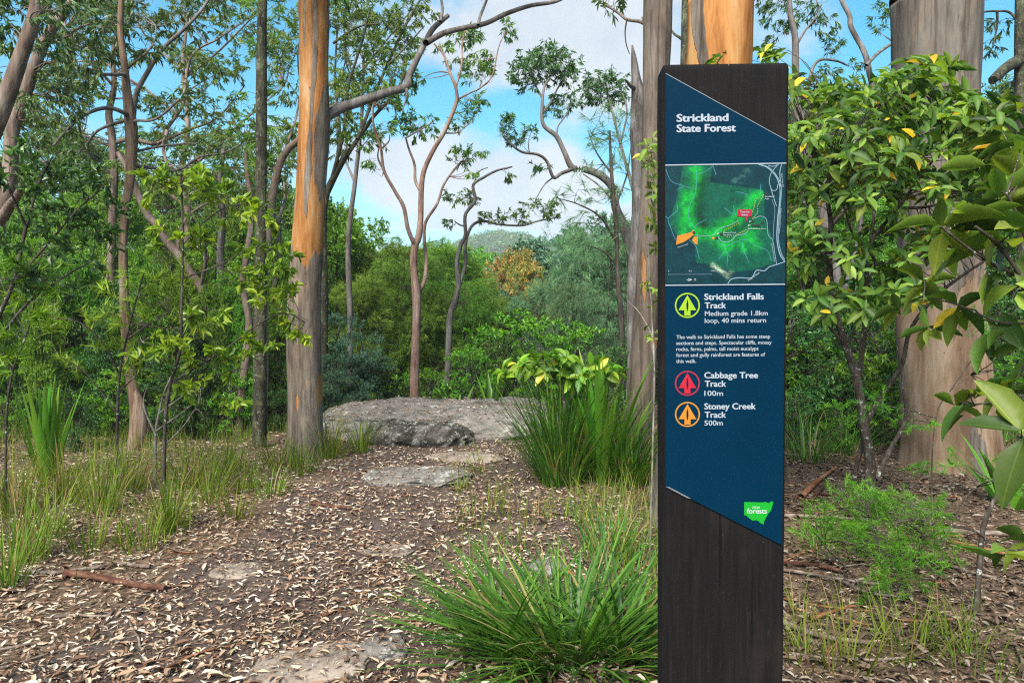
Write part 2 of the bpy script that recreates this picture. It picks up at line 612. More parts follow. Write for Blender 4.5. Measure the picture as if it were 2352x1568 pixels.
def bark_mat(name, stops, sc=9, stretch=.16, bstr=.6, bdist=.02, rough=.85, spotty=0.0, spotcol=(.3, .32, .27), lying=False):
    t = NT(name)
    if lying:                                   # grain along the length of a stick on the ground
        co_ = t.coord
        t.coord = lambda w, s=(1, 1, 1), l=(0, 0, 0): co_(w, (s[2], s[1], s[0]), l)
    v = t.coord('Object', (sc, sc, sc * stretch))
    n1 = t.noise(v, 1.0, 6, .6, .4)
    n2 = t.noise(t.coord('Object', (sc * 5, sc * 5, sc * stretch * 4)), 1.0, 4, .6)
    n3 = t.noise(t.coord('Object', (sc * .3, sc * .3, sc * .12)), 1.0, 3, .5)
    f = t.math('ADD', t.math('MULTIPLY', n1, .55), t.math('ADD', t.math('MULTIPLY', n2, .2), t.math('MULTIPLY', n3, .25)))
    c = t.ramp(t.maprange(f, .37, .62, 0, 1, False), stops)
    st_ = t.noise(t.coord('Object', (sc * 2.4, sc * 2.4, sc * .10)), 1.0, 5, .7, .6)
    c = t.mix(t.maprange(st_, .52, .66, 0, .65), c, t.mix(1.0, c, (.42, .36, .32), 'MULTIPLY'))
    pt = t.noise(t.coord('Object', (sc * .8, sc * .8, sc * .35), (7, 3, 1)), 1.0, 4, .6, .8)
    c = t.mix(t.maprange(pt, .55, .60, 0, .55), c, t.mix(1.0, c, (1.5, 1.55, 1.6), 'MULTIPLY'))
    if spotty:
        s = t.noise(t.coord('Object', (sc * 1.4,) * 3), 1.0, 5, .65)
        c = t.mix(t.maprange(s, .62 - spotty * .1, .68), c, spotcol)
    h = t.math('ADD', n1, t.math('MULTIPLY', n2, .6))
    return t.done(t.principled(c, rough, .2, h, bstr, bdist))


def gum_bark(name, smooth_stops, old_stops, sc=6):
    """smooth fresh bark where 'lv' is low, ragged old bark where it is high"""
    t = NT(name)
    a = t.attr()
    e1 = t.noise(t.coord('Object', (sc * 2.2, sc * 2.2, sc * .35)), 1.0, 6, .65, .3)
    m = t.maprange(t.math('ADD', a, t.math('MULTIPLY', t.math('SUBTRACT', e1, .5), .75)), .47, .53)
    n1 = t.noise(t.coord('Object', (sc, sc, sc * .14)), 1.0, 5, .6, .3)
    n2 = t.noise(t.coord('Object', (sc * 6, sc * 6, sc * 1.2)), 1.0, 4, .6)
    f = t.math('ADD', t.math('MULTIPLY', n1, .75), t.math('MULTIPLY', n2, .25))
    f = t.maprange(f, .37, .62, 0, 1, False)
    cs, co = t.ramp(f, smooth_stops), t.ramp(f, old_stops)
    sp = t.noise(t.coord('Object', (sc * 5, sc * 5, sc * 2.4)), 1.0, 2, .5)
    cs = t.mix(t.maprange(sp, .70, .76), cs, (.10, .035, .012))
    st_ = t.noise(t.coord('Object', (sc * 3.6, sc * 3.6, sc * .12)), 1.0, 6, .7, .5)
    co = t.mix(t.maprange(st_, .50, .62, 0, .75), co, t.mix(1.0, co, (.38, .33, .30), 'MULTIPLY'))
    pt = t.noise(t.coord('Object', (sc * .9, sc * .9, sc * .3), (3, 5, 2)), 1.0, 5, .65, .8)
    co = t.mix(t.maprange(pt, .55, .60, 0, .5), co, t.mix(1.0, co, (1.5, 1.35, 1.2), 'MULTIPLY'))
    cs = t.mix(t.maprange(st_, .56, .64, 0, .55), cs, t.mix(1.0, cs, (.62, .42, .28), 'MULTIPLY'))
    cs = t.mix(t.maprange(pt, .50, .68, 0, .5), cs, t.mix(1.0, cs, (1.12, 1.3, 1.7), 'MULTIPLY'))
    c = t.mix(m, cs, co)
    hgt = t.math('ADD', t.math('MULTIPLY', m, 1.2), t.math('MULTIPLY', t.math('ADD', n1, n2), t.math('ADD', .12, t.math('MULTIPLY', m, .5))))
    return t.done(t.principled(c, .8, .2, hgt, .55, .012))


ORANGE_S = [(0, (0.133, 0.0433, 0.00918)), (.45, (0.23, 0.0969, 0.0255)), (.8, (0.286, 0.148, 0.0561)), (1, (0.306, 0.194, 0.102))]
GREY_S = [(0, (0.0442, 0.0338, 0.026)), (.5, (0.0992, 0.0808, 0.065)), (1, (0.156, 0.135, 0.114))]
M_BARK_ORANGE = gum_bark('orange_gum_bark', ORANGE_S, [(0, (.048, .036, .027)), (.5, (.115, .09, .069)), (1, (.19, .155, .125))])
M_BARK_ORANGE2 = gum_bark('bright_orange_bark', [(0, (0.173, 0.0576, 0.0115)), (.5, (0.299, 0.126, 0.0317)), (1, (0.357, 0.196, 0.0749))], GREY_S)
M_BARK_BIG = gum_bark('old_trunk_bark', [(0, (0.084, 0.051, 0.03)), (.5, (0.163, 0.105, 0.063)), (1, (0.227, 0.168, 0.114))], [(0, (0.051, 0.042, 0.0347)), (.5, (0.096, 0.081, 0.066)), (1, (0.138, 0.12, 0.099))], 4.5)
M_BARK_GUM = bark_mat('salmon_gum_bark', [(0, (.075, .036, .026)), (.5, (.17, .105, .08)), (1, (.25, .185, .15))], 9, .3, .5, .012)
M_BARK_PINK = bark_mat('pink_gum_bark', [(0, (.05, .032, .024)), (.5, (.125, .088, .068)), (1, (.20, .16, .13))], 9, .22, .6, .014)
M_BARK_GREY = bark_mat('grey_branch_bark', [(0, (0.0432, 0.0346, 0.0302)), (.5, (0.0954, 0.0821, 0.0734)), (1, (0.164, 0.151, 0.139))], 14, .2, .5, .01)
M_BARK_BROWN = bark_mat('peeling_brown_bark', [(0, (.022, .013, .008)), (.4, (.085, .052, .033)), (.7, (.15, .10, .065)), (1, (.19, .155, .125))], 10, .10, .9, .018)
M_BARK_DARK = bark_mat('dark_mossy_bark', [(0, (.012, .011, .008)), (.5, (.035, .032, .02)), (.8, (.06, .065, .03)), (1, (.12, .12, .09))], 16, .4, .9, .02, spotty=.4, spotcol=(.14, .15, .11))
M_BARK_STEM = bark_mat('dark_stem_bark', [(0, (.016, .012, .008)), (.6, (.045, .035, .026)), (1, (.10, .09, .07))], 22, .3, .5, .006, spotty=.35)
M_TWIG = bark_mat('twig_bark', [(0, (.05, .04, .03)), (1, (.16, .13, .10))], 20, .3, .2, .004)
M_BARK_MID = bark_mat('valley_trunk_bark', [(0, (0.0168, 0.0134, 0.0096)), (.5, (0.0432, 0.036, 0.0264)), (1, (0.096, 0.0816, 0.0672))], 8, .2, .5, .02)

# rock
t = NT('sandstone')
v = t.coord('Object')
n1 = t.noise(v, 2.2, 8, .62, .3)
n2 = t.noise(v, 14, 6, .65)
n3 = t.noise(t.coord('Object', (1, 1, 4)), 3.0, 5, .6)
f = t.math('ADD', t.math('MULTIPLY', n1, .5), t.math('ADD', t.math('MULTIPLY', n2, .25), t.math('MULTIPLY', n3, .25)))
c = t.ramp(t.maprange(f, .33, .68, 0, 1, False), [(0, (.05, .043, .035)), (.4, (.14, .124, .108)), (.7, (.215, .19, .168)), (1, (.29, .265, .24))])
li = t.noise(v, 5.0, 8, .75)
geo = t.n('ShaderNodeNewGeometry')
c = t.mix(t.maprange(li, .575, .62), c, (.34, .34, .31))
c = t.mix(t.math('MULTIPLY', t.maprange(t.noise(v, 2.4, 8, .75, .5), .52, .60), .75), c, (.035, .035, .028))
M_ROCK = t.done(t.principled(c, .9, .15, t.math('ADD', n1, t.math('MULTIPLY', n2, .5)), 1.0, .09))
t = NT('lichen_rock')
v = t.coord('Object')
n1 = t.noise(v, 4.0, 8, .7, .4)
c = t.ramp(t.maprange(n1, .35, .65, 0, 1, False), [(0, (.010, .0095, .008)), (.5, (.05, .046, .038)), (1, (.14, .126, .11))])
li = t.noise(v, 9.0, 8, .75)
c = t.mix(t.maprange(li, .54, .58), c, (.20, .20, .175))
c = t.mix(t.maprange(t.noise(v, 16.0, 5, .7), .60, .63), c, (.34, .34, .31))
M_LICHEN = t.done(t.principled(c, .95, .1, t.math('ADD', n1, li), 1.0, .08))
t = NT('flat_stone')
v = t.coord('Object')
n1 = t.noise(v, 6, 8, .62, .3)
n2 = t.noise(v, 40, 5, .65)
c = t.ramp(t.maprange(t.math('ADD', t.math('MULTIPLY', n1, .7), t.math('MULTIPLY', n2, .3)), .33, .67, 0, 1, False),
           [(0, (.085, .066, .05)), (.5, (.18, .145, .115)), (1, (.26, .215, .175))])
M_STONE = t.done(t.principled(c, .9, .15, t.math('ADD', n1, n2), .5, .015))

# soil of the path and the forest floor
def soil(name, a, b, c_, leafy_=0.0):
    t = NT(name)
    v = t.coord('Object')
    n1 = t.noise(v, 1.6, 6, .6)
    n2 = t.noise(v, 22, 8, .7)
    n3 = t.noise(v, 90, 4, .7)
    f = t.math('ADD', t.math('MULTIPLY', n1, .4), t.math('ADD', t.math('MULTIPLY', n2, .4), t.math('MULTIPLY', n3, .2)))
    col = t.ramp(t.maprange(f, .34, .66, 0, 1, False), [(0, a), (.5, b), (1, c_)])
    if leafy_:
        vo = t.n('ShaderNodeTexVoronoi', {'Scale': 28.0})
        t.L.new(t.coord('Object', (1, 1.6, 1)), vo.inputs['Vector'])
        hs = t.ramp(vo.outputs['Color'], [(0, (.05, .032, .02)), (.5, (.14, .09, .055)), (.8, (.24, .17, .11)), (1, (.36, .29, .21))])
        col = t.mix(leafy_, col, hs)
    h = t.math('ADD', n2, t.math('MULTIPLY', n3, .5))
    return t.done(t.principled(col, .92, .15, h, .8, .02))


M_PATH = soil('path_soil', (.024, .0165, .0125), (.064, .046, .037), (.13, .099, .082))
M_FLOOR = soil('forest_floor', (.02, .014, .009), (.055, .038, .025), (.10, .075, .05), .45)


def flat_mat(name, col, rough=.5, spec=.3):
    t = NT(name)
    n = t.noise(t.coord('Object'), 60, 3, .5)
    return t.done(t.principled(t.mix(t.maprange(n, .3, .7, 0, 1, False), tuple(x * .93 for x in col), tuple(min(1, x * 1.05) for x in col)), rough, spec))


# litter: colour picked per piece
def litter_mat(name, stops, rough=.7):
    t = NT(name)
    c = t.ramp(t.attr(), stops)
    n = t.noise(t.coord('Object'), 45, 4, .6)
    c = t.mix(t.maprange(n, .55, .75, 0, .5), c, (.10, .06, .04))
    return t.done(t.principled(c, rough, .25))


LITTER_STOPS = [(0, (0.0594, 0.0327, 0.019)), (.22, (0.143, 0.0772, 0.0446)), (.42, (0.249, 0.161, 0.101)), (.6, (0.327, 0.249, 0.173)), (.8, (0.392, 0.327, 0.249)), (.93, (0.44, 0.392, 0.321)), (1, (0.273, 0.249, 0.131))]
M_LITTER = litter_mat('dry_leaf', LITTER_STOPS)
M_LITTERDK = litter_mat('dark_litter', [(0, (0.025, 0.015, 0.01)), (.4, (0.07, 0.0425, 0.0275)), (.7, (0.13, 0.09, 0.06)), (.9, (0.21, 0.17, 0.125)), (1, (0.26, 0.225, 0.18))])  # litter in darker browns than the dry leaf
M_STICK = bark_mat('dead_stick', [(0, (0.042, 0.028, 0.021)), (.5, (0.119, 0.084, 0.063)), (1, (0.238, 0.196, 0.161))], 26, .5, .5, .004, lying=True)
M_STRIP = bark_mat('bark_strip', [(0, (0.063, 0.021, 0.0084)), (.5, (0.154, 0.0595, 0.0245)), (1, (0.252, 0.133, 0.07))], 30, .5, .5, .004, lying=True)
M_STRIPRED = bark_mat('red_bark_strip', [(0, (.02, .008, .005)), (.5, (.06, .022, .013)), (1, (.13, .065, .04))], 24, .4, .6, .006, lying=True)

# ------------------------------------------------------------------ the setting: ground, path, rocks
def axis(fine_lo, fine_hi, step, far, growth=1.16):
    a = list(np.arange(fine_lo, fine_hi + 1e-6, step))
    s, x = step, a[-1]
    hi = []
    while x < far[1]:
        s *= growth
        x += s
        hi.append(x)
    s, x = step, a[0]
    lo = []
    while x > far[0]:
        s *= growth
        x -= s
        lo.append(x)
    return np.array(lo[::-1] + a + hi)


def sheet(name, X, Y, zf, material, kind='structure', keep=None):
    xx, yy = np.meshgrid(X, Y)
    zz = zf(xx, yy)
    g = Geo()
    ny, nx = xx.shape
    i = np.arange(ny - 1)[:, None] * nx + np.arange(nx - 1)[None]
    q = np.stack([i, i + 1, i + nx + 1, i + nx], -1).reshape(-1, 4)
    if keep is not None:
        k = keep(xx, yy).ravel()
        q = q[k[q].all(axis=1)]
    g.add(np.stack([xx, yy, zz], -1), q, 0.5, 0, True)
    o = link(name, g.mesh(name, material))
    tag(o, kind=kind)
    return o


def path_edge(y):                       # left and right edge of the trodden path
    c = -0.95 + 0.035 * y + 0.02 * np.sin(y * 1.1)
    w = 1.55 - 0.07 * y
    return c - w, c + w


ground = sheet('ground', axis(-6, 6, .085, (-2500, 2500)), axis(1.0, 14, .085, (-400, 2500)), height, M_FLOOR)
tag(ground, 'forest floor of dark soil and old leaf mould, falling into a valley')


def in_path(x, y):
    a, b = path_edge(y)
    wob = .22 * vnoise(np.stack([x * 2.2, y * 2.2, np.zeros_like(x)], -1), 21)
    return (x > a + wob) & (x < b + wob) & (y < 9.4)


path = sheet('path', np.arange(-4.2, 1.6, .06), np.arange(1.0, 9.6, .06), lambda x, y: height(x, y) + .006, M_PATH, keep=in_path)
tag(path, 'trodden brown dirt path scattered with dry leaves, leading to the boulder')


def rock(name, c, size, seed, label, material=M_ROCK, rough=.14, power=3.0, res=40, rot=0, tilt=0, cat='rock', group=None, strata=.0):
    """a weathered stone: a rounded block pushed about by noise"""
    n = res
    th = np.linspace(-pi / 2, pi / 2, n)
    ph = np.linspace(0, 2 * pi, 2 * n, endpoint=False)
    T, P = np.meshgrid(th, ph, indexing='ij')
    d = np.stack([np.cos(T) * np.cos(P), np.cos(T) * np.sin(P), np.sin(T)], -1)
    s = (np.abs(d) ** power).sum(-1) ** (-1 / power)
    v = d * s[..., None]
    k = 1 + rough * 1.6 * fbm(v * 1.5, seed, 3) + rough * .6 * fbm(v * 5, seed + 5, 3)
    v = v * k[..., None]
    sz = np.asarray(size) / 2
    v = v * sz
    if strata:
        v[..., 2] += strata * np.round(fbm(v * 1.7, seed + 9, 2) * 3) / 3
        v[..., 2] += strata * .5 * fbm(v * 6, seed + 19, 3)
    ca, sa = cos(rot), sin(rot)
    v = np.stack([v[..., 0] * ca - v[..., 1] * sa, v[..., 0] * sa + v[..., 1] * ca, v[..., 2] + tilt * v[..., 0]], -1)
    m2 = 2 * n
    i = np.arange(n - 1)[:, None] * m2 + np.arange(m2)[None]
    j = np.arange(n - 1)[:, None] * m2 + (np.arange(m2)[None] + 1) % m2
    q = np.stack([i, j, j + m2, i + m2], -1).reshape(-1, 4)
    g = Geo()
    g.add(v, q, .5, 0, True)
    o = link(name, g.mesh(name, material), None, tuple(c))
    return tag(o, label, cat, group)


p = at(1010, 1000, 9.6)
rock('boulder', (p[0] - .02, 9.9, -.14), (3.45, 2.9, .78), 31, 'broad flat grey sandstone boulder across the end of the path', cat='boulder', power=3.6, res=90, rough=.10, strata=.05, rot=.03)
p = at(972, 1010, 8.7)
rock('boulder', (p[0], 8.32, .0), (1.3, .7, .50), 37, 'dark lichen covered rock face jutting from the front of the broad boulder', M_LICHEN, cat='boulder', power=3.4, res=70, rough=.14, strata=.05, rot=-.08)
p = at(800, 1010, 9.0)
rock('boulder', (p[0], 9.0, -.02), (1.15, .9, .42), 38, 'low weathered rock between the orange gum and the broad boulder', cat='boulder', power=3.0, res=60, rough=.14, strata=.04)
p = ground_at(950, 1096)
rock('rock_slab', (p[0] + .02, p[1], p[2] - .02), (1.0, .62, .15), 41, 'low worn sandstone slab bedded in the path below the boulder', M_ROCK, .15, 2.6, 44, strata=.02, rot=.1)
p = ground_at(1070, 1050)
rock('rock_slab', (p[0], p[1], p[2] - .02), (.9, .5, .11), 42, 'flat grey stone flush with the path just before the boulder', M_STONE, .12, 2.6, 36)
p = ground_at(715, 1530)
rock('rock_slab', (p[0], p[1] - .03, p[2] - .005), (.50, .30, .10), 43, 'pale angular sandstone slab at the bottom edge of the path', M_STONE, .10, 5, 44, rot=.2, tilt=.06)
p = ground_at(882, 1505)
rock('rock', (p[0], p[1], p[2] + .015), (.20, .15, .11), 44, 'small mossy stone half hidden by the tussock beside the pale slab', M_ROCK, .16, 4, 30, rot=.4)
p = ground_at(555, 1310)
rock('rock_slab', (p[0], p[1], p[2] - .015), (.36, .26, .06), 45, 'flat brown stone surfacing in the middle of the leafy path', M_STONE, .10, 3, 30)
p = ground_at(860, 1270)
rock('rock_slab', (p[0], p[1], p[2] - .02), (.5, .3, .06), 46, 'flat purplish stone level with the soil further up the path', M_STONE, .10, 3, 30, rot=.5)
p = ground_at(1255, 1310)
rock('rock', (p[0], p[1], p[2]), (.26, .16, .10), 47, 'grey mossy stone among the grass left of the sign post', M_ROCK, .16, 3, 30, rot=.3)

# ------------------------------------------------------------------ the sign: timber post with a blue panel
SIGN_Y, SIGN_YAW = 1.36, radians(2.4)
sc0 = at(1667, 800, SIGN_Y)
sn = np.array([-sin(SIGN_YAW), -cos(SIGN_YAW), 0.0])      # the face looks back at the camera
su = np.array([cos(SIGN_YAW), -sin(SIGN_YAW), 0.0])
sv = np.array([0, 0, 1.0])
SIGN_O = sc0.copy()
SIGN_O[2] = 0.0


def on_face(px, py):                    # pixel -> (u, v) on the sign's face, metres
    d = ray(px, py)
    o = np.array([0, 0, CAM_H])
    tt = np.dot(SIGN_O - o, sn) / np.dot(d, sn)
    q = o + d * tt - SIGN_O
    return np.array([q @ su, q @ sv])


def face_pt(uv, out):                   # local coordinates of the sign: x right, y back, z up
    return np.array([uv[0], -out, uv[1]])


sign = empty('sign_post', tuple(SIGN_O))
sign.rotation_euler = (0, 0, -SIGN_YAW)
tag(sign, 'tall dark timber sign post with a blue forest track panel', 'sign post')

tl, tr_ = on_face(1520.5, 146.5), on_face(1813.5, 146.5)
bl, br = on_face(1521, 1568), on_face(1799.5, 1568)


def edge_u(v, a, b):
    return a[0] + (b[0] - a[0]) * (v - a[1]) / (b[1] - a[1])


t = NT('dark_timber')
v_ = t.coord('Object', (70, 70, 3.2))
n1 = t.noise(v_, 1.0, 6, .65, .2)
n2 = t.noise(t.coord('Object', (240, 240, 9)), 1.0, 4, .6)
cr = t.noise(t.coord('Object', (95, 95, 2.0), (4, 2, 1)), 1.0, 2, .4, .3)
n4 = t.noise(t.coord('Object', (9, 9, 3)), 1.0, 4, .6)
c = t.ramp(t.maprange(t.math('ADD', t.math('MULTIPLY', n1, .6), t.math('MULTIPLY', n2, .4)), .33, .68, 0, 1, False), [(0, (0.00213, 0.00187, 0.00187)), (.55, (0.0051, 0.00434, 0.00425)), (1, (0.011, 0.00918, 0.0085))])
c = t.mix(t.maprange(n4, .52, .70, 0, .6), c, (.017, .012, .0095))
c = t.mix(t.maprange(cr, .68, .70), c, (.002, .002, .002))
sp = t.noise(t.coord('Object', (160, 160, 60)), 1.0, 2, .5)
c = t.mix(t.maprange(sp, .74, .80, 0, .6), c, (.14, .12, .11))
M_TIMBER = t.done(t.principled(c, .8, .12, t.math('SUBTRACT', t.math('ADD', n1, n2), t.maprange(cr, .675, .705, 0, 2.0)), .5, .002))

TH, BV = .058, .005
g = Geo()
ztop = tl[1]
rings = []
zl = [-.25] + list(np.linspace(0, ztop - .012, 24)) + [ztop - .006, ztop - .0015, ztop]
for k, z in enumerate(zl):
    a, b = edge_u(z, tl, bl), edge_u(z, tr_, br)
    ins = {len(zl) - 3: .0008, len(zl) - 2: .003, len(zl) - 1: .007}.get(k, 0)
    rw = .0006 * sin(z * 31) + .0004 * sin(z * 83 + 1)
    a, b = a + ins + rw, b - ins + .0006 * sin(z * 27 + 2)
    f0, f1 = ins, TH - ins
    bv = BV
    rings.append([[a + bv, f0, z], [b - bv, f0, z], [b, f0 + bv, z], [b, f1 - bv, z], [b - bv, f1, z], [a + bv, f1, z], [a, f1 - bv, z], [a, f0 + bv, z]])
rv = np.array(rings)
m_, s_ = rv.shape[:2]
i = np.arange(m_ - 1)[:, None] * s_ + np.arange(s_)[None]
j = np.arange(m_ - 1)[:, None] * s_ + (np.arange(s_)[None] + 1) % s_
g.add(rv, [np.stack([i, j, j + s_, i + s_], -1).reshape(-1, 4), (np.arange(s_) + (m_ - 1) * s_)[None]])
post = link('post', g.mesh('post', M_TIMBER), sign)


def poly_plate(pts_px, out, thick, material, name, parent):
    uv = [on_face(*p) for p in pts_px]
    n = len(uv)
    front = [face_pt(q, out) for q in uv]
    back = [face_pt(q, out - thick) for q in uv]
    g = Geo()
    g.add(front + back, [np.arange(n)[None], np.array([[k, k + n, (k + 1) % n + n, (k + 1) % n] for k in range(n)])])
    return link(name, g.mesh(name, material), parent)


t = NT('blue_panel')
v_ = t.coord('Object')
n1 = t.noise(v_, 5, 4, .6)
sc_ = t.noise(t.coord('Object', (420, 420, 30)), 1.0, 3, .6)
c = t.mix(t.maprange(n1, .3, .7, 0, 1, False), (0, .0125, .029), (0, .015, .035))
c = t.mix(t.maprange(sc_, .74, .82, 0, .12), c, (.06, .1, .13))
M_PANEL = t.done(t.principled(c, t.maprange(n1, .3, .7, .5, .6, False), .04))
M_WHITE = flat_mat('white_print', (.24, .27, .305), .5)
M_EDGE = flat_mat('scratched_metal_edge', (.15, .17, .185), .4)
panel = poly_plate([(1527.8, 169.5), (1528.0, 1115), (1794.9, 1250.4), (1804.6, 322.8)][::-1], .0032, .003, M_PANEL, 'panel', sign)
L0 = .0034                               # layers of print sit just proud of the panel
strip = poly_plate([(1528.5, 171.3), (1528.5, 169.6), (1804.5, 322.3), (1804.5, 323.8)], .0036, .0004, M_EDGE, 'panel_edge', panel)
for k in range(9):
    x0 = 1528 + k * 5.6
    y0 = 1116.2 + k * 2.95
    poly_plate([(x0, y0), (x0 + 10, y0 + 1.2), (x0 + 13, y0 + 3.3), (x0 + 3, y0 + 1.5)], .0037, .0004, M_EDGE, 'chipped_edge', panel)


def text_mesh(body, bold):
    cu = bpy.data.curves.new('lettering', 'FONT')
    cu.body = body
    cu.resolution_u = 3
    ob = bpy.data.objects.new('lettering', cu)
    COL.objects.link(ob)
    dg = bpy.context.evaluated_depsgraph_get()
    me = bpy.data.meshes.new_from_object(ob.evaluated_get(dg))
    bpy.data.objects.remove(ob)
    bpy.data.curves.remove(cu)
    return me


def letter(body, x0, base, x1, cap, bold=.0, material=None, layer=.0036, rot=0.0, name='lettering', parent=None, slope=0.0):
    """one line of print: from x0 to x1 on a baseline, cap height in pixels"""
    me = text_mesh(body, bold)
    n = len(me.vertices)
    co = np.empty(n * 3, np.float32)
    me.vertices.foreach_get('co', co)
    co = co.reshape(-1, 3).astype(float)
    mn, mxx = co[:, 0].min(), co[:, 0].max()
    sx = (x1 - x0) / (mxx - mn)
    sy = cap / .70
    xs, ys = (co[:, 0] - mn) * sx, -co[:, 1] * sy
    ca, sa = cos(rot), sin(rot)
    X, Yp = x0 + xs * ca - ys * sa, base + xs * sa + ys * ca + slope * xs
    # heavier strokes: a few copies of the line, each a hair apart and a hair further out
    tris = []
    for pl in me.polygons:
        vs = list(pl.vertices)
        tris += [[vs[0], vs[q], vs[q + 1]] for q in range(1, len(vs) - 1)]
    tris = np.array(tris)
    g = Geo()
    bx, by = bold * sx, bold * sy
    for q, (ox, oy) in enumerate([(0, 0)] if bold < .01 else [(0, 0), (-bx, 0), (bx, 0), (0, -by * .6), (0, by * .6)]):
        out = np.array([face_pt(on_face(a + ox, b + oy), layer + .00007 * q) for a, b in zip(X, Yp)])
        g.add(out, tris)
    bpy.data.meshes.remove(me)
    return link(name, g.mesh(name, material or M_WHITE), parent or panel)


SL = -.010
letter('Strickland', 1554, 281, 1671, 17.2, .04, slope=-.015)
letter('State Forest', 1554, 305, 1688, 17.2, .04, layer=.0040, slope=-.015)
BOLD, MED = .032, .012
for (s, x0, y, x1, cap, b) in [
        ('Strickland Falls', 1617, 688.6, 1752.4, 14, BOLD), ('Track', 1618, 708, 1666, 13.6, BOLD),
        ('Medium grade 1.8km', 1618, 725.2, 1761.7, 11, MED), ('loop, 40 mins return', 1617.6, 741.4, 1757.9, 11, MED),
        ('The walk to Strickland Falls has some steep', 1552.8, 777.9, 1767.2, 8.6, MED),
        ('sections and steps. Spectacular cliffs, mossy', 1552.3, 791.6, 1770.6, 8.6, MED),
        ('rocks, ferns, palms, tall moist eucalypt', 1552.3, 805.4, 1740.6, 8.6, MED),
        ('forest and gully rainforest are features of', 1552.3, 819.1, 1755.7, 8.6, MED),
        ('this walk.', 1552.3, 833, 1598, 8.6, MED),
        ('Cabbage Tree', 1617, 867.8, 1739, 13.8, BOLD), ('Track', 1618, 887, 1666, 13.6, BOLD), ('100m', 1617, 908, 1659.5, 11.6, MED),
        ('Stoney Creek', 1617, 938.8, 1734, 13.8, BOLD), ('Track', 1618, 958, 1666, 13.6, BOLD), ('500m', 1617, 975.8, 1659, 11.6, MED)]:
    letter(s, x0, y, x1, cap, b, layer=.0036 + .0004 * (int(y) % 2), slope=-.008 if y < 850 else -.003)


def emblem(cx, cy, ring_c, arrow_c, nm):
    mr, ma = flat_mat(nm + '_ring_print', ring_c), flat_mat(nm + '_arrow_print', arrow_c)
    a = np.linspace(0, 2 * pi, 64, endpoint=False)
    g = Geo()
    ro, ri = 28.7, 25.4
    ou = [face_pt(on_face(cx + ro * cos(x), cy + ro * sin(x)), .0038) for x in a]
    inn = [face_pt(on_face(cx + ri * cos(x), cy + ri * sin(x)), .0038) for x in a]
    k = np.arange(64)
    g.add(ou + inn, np.stack([k, k + 64, (k + 1) % 64 + 64, (k + 1) % 64], -1))
    root = link('track_emblem', g.mesh('track_emblem', mr), panel)
    s = 28.7 / 130
    L_ = [(-11 * sin(u), -65 + 135 * w) for u, w in zip(np.linspace(0, pi, 9), np.linspace(0, 1, 9))]
    R_ = [(-x, y) for x, y in L_]
    outl = [(0, -108), (-92, 50), (-32, 50), (-32, 105), (0, 106), (32, 105), (32, 50), (92, 50)]
    left = [(0, -108), (-92, 50), (-32, 50), (-32, 105), (0, 106)] + L_[::-1]
    right = [(0, -108)] + R_ + [(0, 106), (32, 105), (32, 50), (92, 50)]
    for half in (left, right):
        pts = [face_pt(on_face(cx + x * s, cy + y * s), .0038) for x, y in half]
        import bmesh
        bm = bmesh.new()
        bm.faces.new([bm.verts.new(p) for p in pts])
        me = bpy.data.meshes.new('arrow')
        bm.to_mesh(me)
        bm.free()
        me.materials.append(ma)
        link('arrow', me, root)
    return root


emblem(1577.9, 701.3, (0.177, 0.288, 0.00393), (0.183, 0.295, 0.00393), 'lime')
emblem(1577.9, 879.6, (0.21, 0.00983, 0.0262), (0.295, 0.00424, 0.0171), 'red')
emblem(1578.1, 950.6, (0.302, 0.131, 0.0131), (0.347, 0.131, 0.00848), 'amber')

M_LOGO = flat_mat('green_logo_print', (0.00131, 0.21, 0.0105))
lz = [(1490, 440), (1815, 447), (1850, 437), (1890, 455), (1905, 460), (1925, 437), (1983, 430), (1950, 560), (1920, 610), (1890, 640), (1850, 720), (1825, 770), (1815, 820), (1745, 780), (1745, 765), (1690, 745), (1630, 752), (1600, 730), (1545, 685), (1535, 668), (1490, 660)]
zpx = lambda x, y: ((1600 + x / 6.918) * .9408, (1160 + y / 6.918) * .9408)
logo = poly_plate([zpx(*p) for p in lz][::-1], .0038, .0004, M_LOGO, 'map_shaped_logo', panel)
M_LOGOTX = flat_mat('white_logo_print', (0.328, 0.347, 0.347))
a, b = zpx(1632, 553), zpx(1755, 553)
letter('nsw', a[0], a[1], b[0], 8.6, .004, M_LOGOTX, .0042, parent=logo)
a, b = zpx(1537, 630), zpx(1868, 630)
letter('forests', a[0], a[1], b[0], 11.6, .022, M_LOGOTX, .0042, parent=logo)

# the map: a fine printed sheet, coloured point by point
mpx = lambda x, y: ((1600 + x / 4.9) * .9408, (390 + y / 4.9) * .9408)


def seg_dist(P, line):
    best = np.full(P.shape[:-1], 1e9)
    for (x0, y0), (x1, y1) in zip(line[:-1], line[1:]):
        d = np.array([x1 - x0, y1 - y0], float)
        t_ = np.clip(((P[..., 0] - x0) * d[0] + (P[..., 1] - y0) * d[1]) / max(d @ d, 1e-6), 0, 1)
        best = np.minimum(best, np.hypot(P[..., 0] - x0 - t_ * d[0], P[..., 1] - y0 - t_ * d[1]))
    return best


def inside(P, poly):
    x, y = P[..., 0], P[..., 1]
    c_ = np.zeros(x.shape, bool)
    n = len(poly)
    for k in range(n):
        (x0, y0), (x1, y1) = poly[k], poly[(k + 1) % n]
        c_ ^= ((y0 > y) != (y1 > y)) & (x < (x1 - x0) * (y - y0) / (y1 - y0 + 1e-9) + x0)
    return c_


